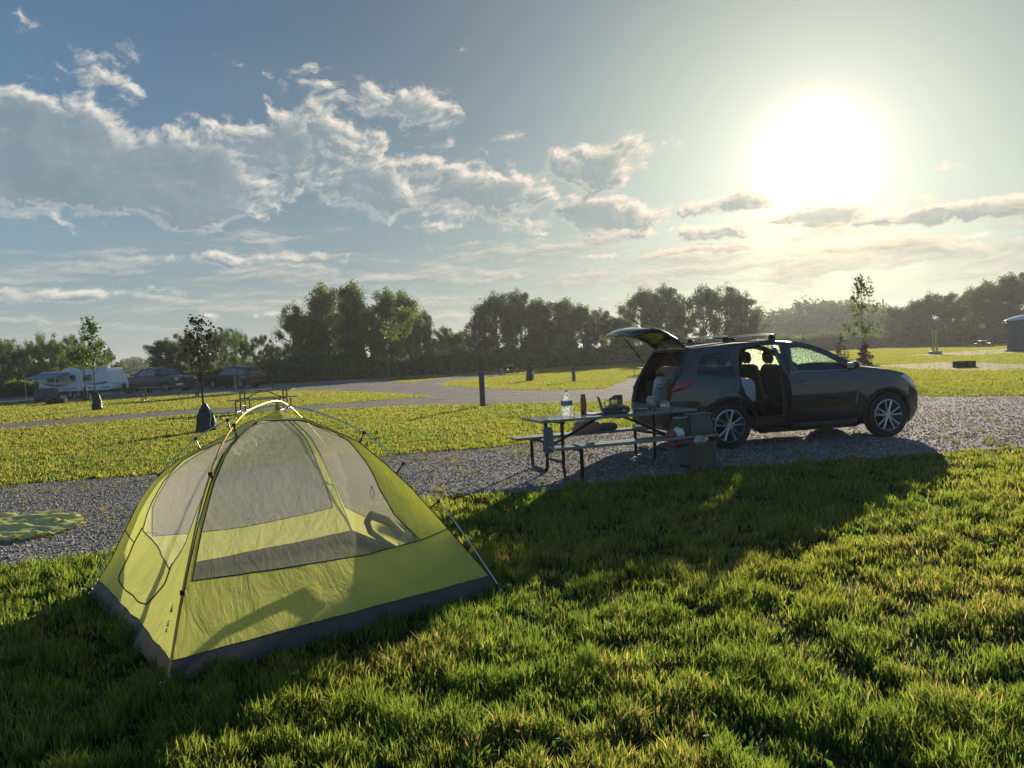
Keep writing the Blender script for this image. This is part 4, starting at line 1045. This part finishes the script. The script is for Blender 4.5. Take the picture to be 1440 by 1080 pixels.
for s in (-1, 1):
    side([(3.02, .985), (3.12, 1.0), (3.26, .92), (3.355, .80), (3.30, .77), (3.16, .88)], [], s, 'headlight', M['lamp'], car, .008, .05, .01)
    side([(-.925, .92), (-.86, 1.05), (-.58, 1.10), (-.55, 1.06), (-.70, .97)], [], s, 'tail_light', M['tail'], car, .010, .05, .012)
    for c in (AF, AR):
        pts = arch(c, .445, -14, 194, 20); MB().tube([(x, s * (hw(x, z) + .004), z) for x, z in pts], .026, 6).build('wheel_arch_trim', M['trim'], car)
    side([(.52, .215), (2.22, .215), (2.20, .335), (.56, .335)], [], s, 'sill_trim', M['trim'], car, .012, .1, .03)
    b = MB(); b.box((2.10, s * .985, 1.20), (.13, .17, .12), bev=.035); b.box((2.08, s * .89, 1.15), (.07, .08, .04), bev=.01)
    mo = b.build('wing_mirror', M['paint'], car); MB().box((2.03, s * .985, 1.20), (.012, .14, .09)).build('mirror_glass', M['rim'], mo)
    MB().tube([(-.45, s * .70, 1.60), (.2, s * .665, 1.655), (1.1, s * .665, 1.645)], .012, 6).build('roof_rail', M['trim'], car)
for x in (.10, .88):
    b = MB()
    b.grid(lambda u, v, x=x: (x + .04 * math.cos(2 * math.pi * v), -.74 + 1.48 * u, 1.735 + .012 * math.sin(2 * math.pi * v) + .02 * math.sin(math.pi * u)), 10, 10)
    cb = b.build('cross_bar', M['alu'], car); f = MB()
    for s in (-1, 1): f.box((x, s * .66, 1.69), (.10, .07, .09), bev=.02)
    f.build('bar_foot', M['trim'], cb)
MB().box((-.45, 0, 1.655), (.10, .04, .05), bev=.02).build('roof_antenna', M['trim'], car)
# underside, floor, bulkhead, dash, seats
b = MB(); b.box((1.35, 0, .30), (3.7, 1.3, .06)); b.box((1.35, 0, .27), (1.5, 1.66, .06)); b.box((2.75, 0, .62), (.95, 1.22, .56)); b.build('underbody', M['trim'], car, smooth=False)
b = MB(); b.box((-.40, 0, .68), (1.05, 1.1, .05)); b.box((-.25, .72, .86), (.9, .1, .40)); b.box((-.40, -.72, .86), (.7, .1, .40)); b.box((-.91, 0, .66), (.05, 1.2, .10)); b.build('cargo_floor', M['cabin'], car, smooth=False)
b = MB(); b.grid(lambda u, v: (1.88 + .36 * u, -.78 + 1.56 * v, .98 + .12 * math.sin(u * 1.6)), 6, 8); b.box((2.02, 0, .82), (.30, 1.5, .30), bev=.05); b.build('dashboard', M['cabin'], car)
MB().tube([(1.80 + .05 * math.sin(q), .36 + .19 * math.cos(q), 1.0 + .18 * math.sin(q)) for q in np.linspace(0, 2 * math.pi, 22)[:-1]], .014, 6, closed=True).build('steering_wheel', M['trim'], car)
def seat(x, y, w, z, name):
    b = MB(); b.box((x + .25, y, z), (.52, w, .16), bev=.05)
    st = [(0, .10), (.03, .12), (-.03, .35), (-.10, .58)]
    b.box((x - .03, y, z + .34), (.14, w, .62), bev=.05, tilt=Matrix.Rotation(-.22, 3, 'Y')); o = b.build(name, M['cabin'], car)
    h = MB(); h.box((x - .13, y, z + .76), (.10, .27, .20), bev=.05, tilt=Matrix.Rotation(-.15, 3, 'Y')); h.tube([(x - .11, y - .06, z + .6), (x - .12, y - .06, z + .7)], .008, 5); h.tube([(x - .11, y + .06, z + .6), (x - .12, y + .06, z + .7)], .008, 5); h.build('headrest', M['cabin'], o)
seat(1.10, -.36, .50, .62, 'front_seat'); seat(1.10, .36, .50, .62, 'front_seat')
seat(.28, -.36, .58, .62, 'rear_seat'); seat(.28, .36, .58, .62, 'rear_seat')
# wheels
def wheel(parent, x, y, r=.362, sgn=-1, w=.21, spokes=5, twin=True, simple=False):
    t = MB(); rr = r * .70; y0 = 0
    prof = [(rr, -w * .42), (rr + .02, -w * .5), (r - .05, -w * .5), (r - .012, -w * .42), (r, -w * .30), (r, w * .30), (r - .012, w * .42), (r - .05, w * .5), (rr + .02, w * .5), (rr, w * .42), (rr, -w * .42)]
    t.lathe([(a, b_) for a, b_ in prof], 40 if not simple else 20, (0, 0, 0), 'Y'); ty = t.build('wheel', M['rubber'], parent); ty.location = (x, y, r)
    f = -sgn; b = MB(); yo = sgn * w * .40
    b.lathe([(rr + .004, yo), (rr - .012, yo + sgn * .004), (rr - .022, yo - sgn * .02), (rr - .03, -yo)], 40 if not simple else 20, (0, 0, 0), 'Y')
    b.lathe([(0, yo - sgn * .004), (.05, yo - sgn * .006), (.062, yo - sgn * .025), (.07, yo - sgn * .06)], 20, (0, 0, 0), 'Y')
    for k in range(spokes):
        for dl in ((-.24, .24) if twin else (0,)):
            q = 2 * math.pi * k / spokes + .3; q2 = q + dl
            p0 = (.045 * math.cos(q + dl * .9), yo - sgn * .012, .045 * math.sin(q + dl * .9)); p1 = ((rr - .02) * math.cos(q2), yo - sgn * .004, (rr - .02) * math.sin(q2))
            pm = tuple((a_ + c_) / 2 for a_, c_ in zip(p0, p1)); b.tube([p0, pm, p1], [.017, .0145, .019], 6)
    rm = b.build('rim', M['rim'], ty)
    d = MB(); d.lathe([(0, yo * .2), (.16, yo * .2), (.16, yo * .1), (0, yo * .1)], 24, (0, 0, 0), 'Y'); d.lathe([(rr - .03, -yo * .6), (0, -yo * .6)], 24, (0, 0, 0), 'Y'); d.build('brake_disc', M['trim'] if simple else M['steel'], ty)
    return ty
for x in (AR, AF):
    for s in (-1, 1): wheel(car, x, s * .80, sgn=s)
# the raised tailgate with its glass and gas struts
TG = [(-.555, 1.60), (-.70, 1.73), (-.88, 1.83), (-1.05, 1.89), (-1.18, 1.905), (-1.32, 1.88), (-1.45, 1.815)]
def tg(i, q):
    x, z = TG[i]; w = [.60, .62, .65, .72, .76, .76, .70][i]; k = 1 - abs(q) ** 2.2; return (x - (.10 * k if i > 3 else .02 * k), q * w, z + .055 * k * (1 if i else .3))
def tgs(r0, r1, name, mt, par, th, dz=0):
    n = 12; P = [tuple(np.array(tg(i, -1 + 2 * j / n)) + (0, 0, dz)) for i in range(r0, r1 + 1) for j in range(n + 1)]
    return MB().add(P, [(i * (n + 1) + j, i * (n + 1) + j + 1, (i + 1) * (n + 1) + j + 1, (i + 1) * (n + 1) + j) for i in range(r1 - r0) for j in range(n)]).build(name, mt, par, ang=60, thick=th)
tgo = tgs(3, 6, 'tailgate', M['paint'], car, .06); tgo['label'] = 'tailgate raised above the trunk opening'
tgs(0, 3, 'rear_window', M['privacy'], tgo, .004, -.01)
for s in (-1, 1): MB().tube([tuple(np.array(tg(i, s * .97)) + (0, 0, -.012)) for i in range(0, 5)], [.022, .028, .032, .04, .03], 8).build('window_frame', M['paint'], tgo)
b = MB(); b.box((-.52, 0, 1.665), (.16, 1.1, .02), bev=.005); b.build('spoiler', M['paint'], tgo)
b = MB(); b.box((-1.46, 0, 1.84), (.16, .5, .012), bev=.004); b.build('number_plate', M['cream'], tgo)
for s in (-1, 1): MB().tube([(-1.10, s * .66, 1.80), (-.93, s * .68, 1.60), (-.74, s * .70, 1.36)], [.011, .011, .007], 6).build('gas_strut', M['trim'], car)
MB().tube([(-.86, -.79, 1.03), (-.70, -.76, 1.30), (-.56, -.64, 1.56), (-.56, .64, 1.56), (-.70, .76, 1.30), (-.86, .79, 1.03), (-.93, .76, .74)], .03, 8).build('trunk_frame', M['trim'], car)
def incar(x, y, z): p = CARM @ Vector((x, y, z)); return (p.x, p.y, p.z)
crz = math.atan2(.1954, .9807)
for i, (x, y, sz, mt, lb, nm, ct) in enumerate([(-.55, .30, (.36, .34, .42), 'cream', 'pale grey bedding bag stuffed in the open trunk', 'bedding_bag', 'bag'), (-.66, -.22, (.26, .24, .34), 'kraft', 'brown bag in the trunk next to the tail light', 'trunk_bag', 'bag'),
        (-.72, .10, (.22, .22, .26), 'teal', 'teal bag standing at the sill of the open trunk', 'tote_bag', 'bag'), (-.42, -.05, (.5, .5, .55), 'greycloth', 'big grey duffel deep inside the open trunk', 'duffel_bag', 'bag'), (.42, -.50, (.36, .34, .36), 'white', 'white pillow on the rear seat in the open side door', 'pillow', 'pillow')]):
    e = empty(nm, incar(x, y, .706), crz, lb, ct); softbag(sz[0], sz[1], sz[2], 60 + i * 3, .6, k=.09).build('bag_body' if ct == 'bag' else 'pillow_case', M[mt], e)
    if ct == 'bag': MB().tube([(-.07, 0, sz[2] * .98), (-.03, 0, sz[2] + .05), (.03, 0, sz[2] + .05), (.07, 0, sz[2] * .98)], .008, 6).build('handle', M['blackp'], e)
    else: MB().box((0, 0, sz[2] * .5), (.01, sz[1] * .9, .02)).build('seam', M['greycloth'], e)

# ================================================================ PARKED VEHICLES AND TRAILER, FAR LEFT
def vehicle(name, loc, rz, label, prof, cab, W, wheels, wr, paint, wins, cat, group='parked vehicles at the far left', arches=True):
    """prof: lower body outline; cab: cabin outline; wins: side window outlines; x forward"""
    t = empty(name, loc, rz, label, cat, group)
    low = [p for p in prof]
    for c in sorted(wheels, reverse=True):
        low += [(c + wr * 1.18 * math.cos(R(a)), wr + wr * 1.18 * math.sin(R(a))) for a in range(-10, 200, 20)]
    def flank(poly, w0, top_in, zb, holes=()):
        va, tr = cdt(poly, holes, .25); return [(x, w0 - max(0, z - zb) * top_in - .05 * ((z - .7) / .6) ** 2 * (z < zb), z) for x, z in va], tr
    b = MB(); zb = max(z for x, z in prof)
    for s in (-1, 1):
        P, T = flank(low, W / 2, 0, zb); b.add([(x, s * y, z) for x, y, z in P], T)
    def across(path, fn, cr=0.0, n=8):
        P = []
        for x, z in path:
            w = fn(x, z)
            for j in range(n + 1):
                q = -1 + 2 * j / n; P.append((x + cr * (1 - q * q) * (1 if x > 0 else -1) * .6, q * w, z + cr * (1 - q * q)))
        b.add(P, [(i * (n + 1) + j, i * (n + 1) + j + 1, (i + 1) * (n + 1) + j + 1, (i + 1) * (n + 1) + j) for i in range(len(path) - 1) for j in range(n)])
    across(prof, lambda x, z: W / 2 - .05 * ((z - .7) / .6) ** 2, .04)
    b.box((np.mean(wheels), 0, wr * .9), (max(wheels) - min(wheels) + .9, W * .8, .18)); b.build('body', paint, t, ang=40)
    c = MB()
    for s in (-1, 1):
        va, tr = cdt(cab, (), .25); c.add([(x, s * (W / 2 - .03 - (z - zb) * .28), z) for x, z in va], tr)
    b = c; across(cab, lambda x, z: W / 2 - .03 - (z - zb) * .28, .03); cb = c.build('cabin', paint, t, ang=30)
    for s in (-1, 1):
        for w in wins:
            va, tr = cdt(w, (), .3); MB().add([(x, s * (W / 2 - .022 - (z - zb) * .28), z) for x, z in va], tr).build('side_window', M['tint'], t)
        for x in wheels: wheel(t, x, s * (W / 2 - .13), wr, s, .24, 6, False, True)
    return t
M['tint'] = mat('tinted_glass', (.03, .05, .055), .08, coat=1.0, spec=1.0); M['navy'] = mat('navy_paint', (.006, .022, .038), .3, 0, coat=.3, spec=.3); M['blackpaint'] = mat('black_paint', (.006, .006, .008), .3, 0, coat=.3, spec=.3)
M['chrome'] = mat('chrome', (.7, .7, .7), .12, 1.0)
pk = G(221, 551.5); PRZ = R(-27)
pr_ = [(-2.75, .62), (-2.80, .80), (-2.78, 1.25), (-2.74, 1.30), (-1.0, 1.30), (-.9, 1.25), (1.05, 1.25), (1.3, 1.27), (2.55, 1.20), (2.75, 1.08), (2.80, .80), (2.76, .50)]
p_cab = [(-1.02, 1.26), (-.80, 1.62), (-.45, 1.86), (.2, 1.93), (.75, 1.88), (1.15, 1.58), (1.48, 1.26)]
tk = vehicle('pickup_truck', (*pk, 0), PRZ, 'navy crew cab pickup with chrome front parked ahead of the white trailer', pr_, p_cab, 1.98, (-1.75, 1.85), .42, M['navy'],
        [[(-.72, 1.32), (-.55, 1.62), (-.35, 1.78), (.05, 1.82), (.05, 1.32)], [(.12, 1.32), (.12, 1.82), (.62, 1.80), (.98, 1.55), (1.18, 1.32)]], 'pickup truck')
b = MB(); b.grid(lambda u, v: (1.44 - .34 * v, (-.80 + 1.6 * u) * (1 - .12 * v), 1.31 + .52 * v), 6, 3); b.build('windscreen', M['clearg'] if False else M['tint'], tk)
b = MB(); b.box((2.86, 0, .60), (.14, 1.9, .20), bev=.04); b.build('bumper', M['chrome'], tk)
b = MB();
for z in (.86, 1.0, 1.1): b.box((2.84, 0, z), (.05, 1.2, .045), bev=.01)
b.build('grille', M['chrome'], tk)
b = MB()
for y in (-.35, .35): b.tube([(2.95, y, .5), (3.0, y, .9), (2.92, y, 1.2)], .035, 6)
b.tube([(2.95, -.6, 1.0), (2.97, .6, 1.0)], .03, 6); b.build('grille_guard', M['trim'], tk)
tk.scale = (1.22, 1.08, 1.0)
for s in (-1, 1):
    MB().box((2.74, s * .80, 1.0), (.16, .32, .22), bev=.03).build('headlight', M['lamp'], tk); MB().box((1.18, s * 1.10, 1.42), (.12, .2, .24), bev=.03).build('wing_mirror', M['blackpaint'], tk); MB().box((.3, s * .98, .40), (2.4, .14, .05), bev=.015).build('running_board', M['trim'], tk)
sv = G(330, 546)
s_pr = [(-2.38, .45), (-2.44, .70), (-2.40, 1.02), (-2.30, 1.10), (.95, 1.08), (2.0, .98), (2.32, .82), (2.38, .55), (2.30, .35)]
s_cab = [(-2.30, 1.08), (-2.10, 1.50), (-1.90, 1.69), (-.9, 1.75), (.0, 1.70), (.45, 1.48), (1.02, 1.08)]
su = vehicle('parked_suv', (*sv, 0), R(157), 'black SUV parked behind the pickup with its tail to the right', s_pr, s_cab, 1.90, (-1.42, 1.42), .38, M['blackpaint'],
        [[(-1.95, 1.15), (-1.80, 1.48), (-1.2, 1.58), (-1.2, 1.13)], [(-1.1, 1.13), (-1.1, 1.58), (-.3, 1.62), (-.3, 1.13)], [(-.22, 1.13), (-.22, 1.62), (0, 1.60), (.36, 1.40), (.70, 1.13)]], 'SUV')
for s in (-1, 1): MB().box((-2.37, s * .74, .98), (.12, .34, .2), bev=.03).build('tail_light', M['tail'], su); MB().tube([(-1.7, s * .62, 1.78), (-.2, s * .62, 1.78)], .02, 6).build('roof_rail', M['chrome'], su)
MB().grid(lambda u, v: (-2.30 + .22 * v, (-.68 + 1.36 * u) * (1 - .1 * v), 1.18 + .34 * v), 4, 3).build('rear_window', M['tint'], su); MB().box((-2.47, 0, .55), (.1, 1.6, .16), bev=.03).build('bumper', M['trim'], su)
# travel trailer, awning out on the near side
rv = G(105, 560); tr_ = empty('travel_trailer', (*rv, 0), R(-8), 'white travel trailer with a blue striped awning behind young trees', 'trailer')
tp = [(-3.6, .62), (-3.7, 1.0), (-3.66, 2.1), (-3.3, 2.28), (3.0, 2.42), (3.32, 2.38), (3.62, 1.9), (3.95, 1.15), (3.9, .70), (3.6, .60)]
b = MB().prism(tp, 2.3, 'Y', 1.2); b.build('trailer_body', M['white'], tr_, ang=30)
M['navyband'] = mat('blue_grey_band', (.10, .16, .24), .5); M['awn'] = cloth('awning_fabric', (.20, .36, .50), .35, (.3, .5, .65), 0, .6, .01, 3)
for (x, z, w, h) in ((-2.2, 1.65, 1.1, .5), (-.1, 1.7, .6, .45), (1.4, 1.65, .9, .5)):
    wf = MB().box((x, .043, z), (w, .03, h), bev=.02).build('window', M['tint'], tr_); MB().box((x, .035, z - h / 2 - .03), (w + .06, .04, .03)).build('window_trim', M['chrome'], wf)
MB().box((.55, .035, 1.42), (.62, .04, 1.55), bev=.03).build('trailer_door', M['white'], tr_)
b = MB()
for k in range(3): b.tube([(-3.2 + .3 * k, .045, 1.30 - .08 * k), (-1.9 + .2 * k, .04, 1.16 - .07 * k), (-.6, .04, 1.24 - .06 * k)], [.05, .03, .008], 5)
for k in range(2): b.tube([(1.0, .045, 1.28 - .1 * k), (2.2, .04, 1.14 - .07 * k), (3.4, .04, 1.26 - .06 * k)], [.008, .035, .05], 5)
b.build('side_stripe', M['navyband'], tr_)
MB().box((0, .045, .80), (7.3, .03, .14)).build('lower_band', mat('lower_grey', (.35, .37, .38), .5), tr_)
MB().box((2.4, .04, .95), (.7, .03, .4), bev=.01).build('hatch', M['white'], tr_)
MB().grid(lambda u, v: (-3.4 + 3.1 * u, -.02 - 1.9 * v, 2.20 - .38 * v - .12 * math.sin(math.pi * u) * v), 12, 8).build('awning', M['awn'], tr_, thick=.01)
b = MB(); b.tube([(-3.4, -1.93, 1.82), (-.3, -1.93, 1.82)], .04, 8)
for x in (-3.4, -.3): b.tube([(x, -1.93, 1.82), (x + .05, -1.9, .02)], .03, 6); b.tube([(x, -1.9, 1.80), (x, .03, 1.3)], .02, 6)
b.build('awning_frame', M['alu'], tr_)
b = MB(); b.tube([(3.7, .4, .55), (5.0, 1.2, .52)], .05, 6); b.tube([(3.7, 2.0, .55), (5.0, 1.2, .52)], .05, 6); b.lathe([(0, 0), (.15, 0), (.15, .5), (0, .5)], 12, (4.3, 1.2, .6)); b.build('hitch', M['trim'], tr_)
MB().box((0, 1.2, .52), (6.6, 2.0, .16)).build('chassis', M['trim'], tr_)
for x in (-.55, .35): wheel(tr_, x, .16, .34, -1, .2, 5, False, True); wheel(tr_, x, 2.24, .34, 1, .2, 5, False, True)
MB().lathe([(0, 0), (.26, 0), (.24, .12), (.12, .24), (0, .27)], 14, (2.6, 1.2, 2.42)).build('roof_dome', M['white'], tr_)
MB().box((-1.2, 1.2, 2.44), (.7, .7, .22), bev=.06).build('air_conditioner', M['white'], tr_)
tr_.scale = (.76, .80, .86)
g = G(66, 564); e = empty('camp_grill', (*g, 0), .1, 'dark covered grill cart under the trailer awning', 'grill'); softbag(1.5, .7, .85, 71, .8, k=.06).build('cover', M['darkgrey'], e)
for x in (-.6, .6): MB().box((x, 0, .03), (.08, .5, .06)).build('foot', M['trim'], e)

# ================================================================ POSTS, FIRE RINGS, SIGN, TOILET, YOUNG TREES
M['post'] = mat('weathered_post', (.14, .135, .12), .85, var=.35, vscale=6, bump=.004, bscale=30, stretch=(6, 6, 1))
for (x, yb, h, w, lb) in [(679, 572, 1.10, .145, 'grey square post at the road edge left of the picnic table'), (807, 537, 1.10, .15, 'slim grey post beyond the road above the water jug'), (331, 552, 1.05, .13, 'pale post in front of the black SUV'),
        (384, 547, 1.0, .12, 'dark post behind the near left picnic table'), (547, 536, 1.9, .12, 'tall thin post left of the young park tree')]:
    p = G(x, yb); e = empty('site_post', (*p, 0), .3, lb, 'post', 'marker posts on the campground')
    MB().box((0, 0, h / 2), (w, w, h), bev=.01).build('post_shaft', M['post'], e); MB().box((0, 0, h + .012), (w * .9, w * .9, .03), bev=.012).build('post_cap', M['post'], e)
e = empty('rail_fence', (*at(850, 513, 80)[:2], 0), R(4), 'low far rail fence along the road before the dark grove', 'fence')
for x in (-3.2, 0, 1.8, 5.2): MB().box((x, 0, .35), (.12, .12, .7), bev=.02).build('fence_post', M['post'], e)
MB().box((1.0, -.075, .58), (9.4, .03, .09), bev=.01).build('rail', M['post'], e)
M['rust'] = mat('rusty_steel', (.05, .038, .03), .8, .4, var=.4, vscale=5)
for (x, yb, s, lb) in [(1356, 516.5, .50, 'rusty steel fire ring on the lawn beyond the car hood'), (637, 528, .55, 'small dark fire ring near the far picnic table'), (80, 568, .55, 'dark fire ring on the grass below the trailer awning'), (890, 524, .4, 'low fire ring left of the raised trunk')][:3]:
    p = G(x, yb); e = empty('fire_ring', (*p, 0), 0, lb, 'fire ring', 'fire rings'); MB().lathe([(s - .01, 0), (s, 0), (s, .30), (s - .012, .30), (s - .012, .0)], 28).build('ring_wall', M['rust'], e)
    MB().lathe([(0, .03), (s - .02, .03)], 20).build('ash_bed', M['darkgrey'], e)
p = G(1315, 498); e = empty('twin_post_sign', (*p, 0), R(5), 'two tall yellow marker posts on a pale tyre base', 'marker post')
M['yel'] = mat('yellow_paint', (.52, .42, .06), .55, var=.15)
for x in (-.16, .16): MB().lathe([(0, 0), (.10, 0), (.10, 2.1), (.07, 2.16), (0, 2.18)], 12, (x, 0, 0)).build('yellow_post', M['yel'], e)
MB().lathe([(.35, .0), (.52, .05), (.56, .15), (.50, .26), (.35, .28), (.30, .15), (.35, 0)], 24).build('tyre_base', M['cream'], e)
p = G(1446, 493.5); e = empty('portable_toilet', (*p, 0), R(28), 'grey portable toilet with a domed white roof at the right edge', 'portable toilet')
M['plas'] = mat('toilet_plastic', (.17, .155, .135), .55, var=.15)
b = MB(); b.box((0, 0, 1.3), (2.2, 2.2, 2.55), bev=.06)
for s in (-.8, -.3, .3, .8): b.box((s, -1.11, 1.25), (.06, .05, 2.1)); b.box((-1.11, s, 1.25), (.05, .06, 2.1))
b.build('toilet_wall', M['plas'], e)
MB().box((0, -1.13, 1.15), (1.0, .04, 2.0), bev=.02).build('toilet_door', M['plas'], e); MB().box((0, 0, .06), (2.4, 2.4, .12), bev=.02).build('base', M['darkgrey'], e)
MB().grid(lambda u, v: (-1.25 + 2.5 * u, -1.25 + 2.5 * v, 2.58 + .42 * max(0, math.sin(math.pi * u) * math.sin(math.pi * v)) ** .5), 14, 14).build('roof', M['white'], e, thick=.03)
for x in (-.5, .5): MB().box((x, -1.115, 2.32), (.5, .03, .16)).build('vent', M['cream'], e)
p = at(1242, 430, 235); e = empty('radio_mast', (p[0], p[1], 0), 0, 'thin far radio mast above the wooded hill', 'mast'); MB().tube([(0, 0, 0), (0, 0, p[2] - 1)], .35, 5).build('mast_pole', M['steel'], e); MB().tube([(0, 0, p[2] - 1), (0, 0, p[2] + 2)], .2, 5).build('antenna', M['steel'], e)
# young trees with watering bags
M['bagp'] = cloth('watering_bag', (.016, .02, .019), .02, (.1, .1, .1), 0, .42, .05, 6)
def sapling(px, yb, ytop, label, mt, crownw, fork=.42, seed=1, lean=0.0, sz=.075, nl=900, bag=True, bagh=.74, crown=True, cat='young tree', name='young_tree'):
    p = G(px, yb); Y = p[1]; H = at(px, ytop, Y)[2]; r2 = random.Random(seed); rs = np.random.default_rng(seed); t = empty(name, (*p, 0), r2.random(), label, cat)
    tb = MB(); cents, rads = [], []
    if crown:
        tb.tube([(0, 0, -.1), (lean * .3, 0, H * .25), (lean * .6, 0, H * fork), (lean, 0, H * .97)], [.032, .028, .022, .006], 7)
        for k in range(15):
            f = fork + (.97 - fork) * k / 15; q = k * 2.4; L = crownw * (1 - ((f - fork) / (1 - fork)) * .72) * r2.uniform(.7, 1.1)
            z = H * f; p0 = Vector((lean * f, 0, z)); p1 = p0 + Vector((math.cos(q) * L * .5, math.sin(q) * L * .5, L * .9)); p2 = p0 + Vector((math.cos(q) * L, math.sin(q) * L, L * 1.5))
            if p2.z > H: p2.z = H * .99
            tb.tube([p0, p1, p2], [.012, .008, .003], 4)
            for c in (p2, p1.lerp(p2, .5), p1):
                if r2.random() < .38 or c.z < H * (fork + .08): continue
                e_ = crownw * r2.uniform(.16, .42); cents.append(tuple(c)); rads.append((e_, e_, e_ * 1.1))
        cents.append((lean, 0, H * .97)); rads.append((crownw * .16, crownw * .16, crownw * .35))
        tb.build('trunk', M['bark'], t)
        V_, F_ = leafcloud(np.array(cents), np.array(rads), max(8, nl // len(cents)), sz, rs); o = bpy.data.objects.new('crown', rawmesh('crown', V_, F_, M[mt])); col.objects.link(o); o.parent = t
    if bag:
        prof = [(0, 0), (.22, 0), (.235, .05), (.22, .25), (.175, .45), (.11, .62), (.07, .70), (.045, .76), (0, .77)]; b = MB(); n = 20; P = []
        for r, z in prof:
            for i in range(n):
                q = 2 * math.pi * i / n; nz = 1 + .20 * math.sin(5 * q + z * 7) * (z / .77) + (float(fbm(q * 2.5 + seed, z * 6, 3)) - .5) * .75
                P.append((r * nz * math.cos(q), r * nz * math.sin(q) * .8, z * bagh / .77))
        b.add(P, [(i * n + j, i * n + (j + 1) % n, (i + 1) * n + (j + 1) % n, (i + 1) * n + j) for i in range(len(prof) - 1) for j in range(n)]); bo = b.build('watering_bag', M['bagp'], t)
        MB().tube([(.20, -.10, .06), (.12, -.16, .16), (.16, -.10, .42), (.08, -.05, .66)], .012, 5).build('strap', M['white'], bo)
    return t
sapling(290, 607, 447, 'young purple leaved tree with a black watering bag left of the tent peak', 'leaf_purple', .52, .50, 3, -.10, .10, 330)
sapling(137, 577, 452, 'young green tree in front of the white trailer with a watering bag', 'leaf', .70, .40, 5, -.1, .15, 620, bagh=.85)
sapling(121, 563, 496, 'smaller young green tree nearer the trailer awning', 'leaf_pale', 1.2, .40, 8, 0, .2, 700, bagh=.85)
sapling(745, 536, 500, 'lone watering bag cone round a bare stick on the far lawn', 'leaf', 1, .4, 9, crown=False, bagh=1.05, cat='watering bag', name='watering_bag_cone')
sapling(566, 533, 440, 'slender park tree with a forked trunk before the tall grove', 'leaf', 1.9, .38, 12, .3, .22, 1500, bag=False)
sapling(1214, 517, 391, 'spindly young tree rising behind the car hood', 'leaf_pale', .95, .16, 14, 0, .15, 1000, bag=False)
def spruce(px, yb, ytop, w, label, seed, Y=None):
    p = G(px, yb); H = at(px, ytop, p[1])[2] if Y is None else Y; rs = np.random.default_rng(seed); n = 1500
    t = empty('small_spruce', (*p, 0), seed, label, 'spruce', 'small spruces'); MB().tube([(0, 0, -.1), (0, 0, H * .96)], [.05, .008], 6).build('trunk', M['bark'], t)
    cents, rads = [], []
    for k in range(9):
        z = .06 + .86 * k / 9; L = w * (1 - z) * rs.uniform(.85, 1.1)
        for i in range(max(3, int(9 * (1 - z)))):
            q = rs.random() * 6.28; l = L * rs.uniform(.5, 1.05); cents += [(math.cos(q) * l * f, math.sin(q) * l * f, H * z - l * .12 * f) for f in (.45, .9)]; rads += [(.14 * w, .14 * w, .10 * w)] * 2
    cents.append((0, 0, H * .95)); rads.append((.04, .04, .09 * H))
    V_, F_ = leafcloud(np.array(cents), np.array(rads), 26, .085, rs)
    o = bpy.data.objects.new('crown', rawmesh('crown', V_, F_, M['needle'])); col.objects.link(o); o.parent = t
spruce(1216, 517, 480, .95, 'small spruce at the foot of the spindly young tree', 3)
spruce(1183, 508, 468, .9, 'darker little spruce left of the spindly young tree', 4)
spruce(1130, 503, 470, .8, 'tiny hazy spruce behind the car windscreen', 5)
#@@END@@

# ================================================================ THE AIR
hz = MB().box((0, 0, 8.5), (1330, 1330, 19)).build('haze', mat('haze_air', (1, 1, 1)), smooth=False)
hm = hz.data.materials[0]; t = hm.node_tree; t.nodes.clear()
pv = t.nodes.new('ShaderNodeVolumePrincipled'); pv.inputs['Density'].default_value = .0004
pv.inputs['Color'].default_value = (.80, .84, .88, 1); pv.inputs['Anisotropy'].default_value = .42
t.links.new(pv.outputs[0], t.nodes.new('ShaderNodeOutputMaterial').inputs['Volume'])
tag(hz, 'thin pale morning haze filling the air over the whole campground', 'haze', kind='stuff')
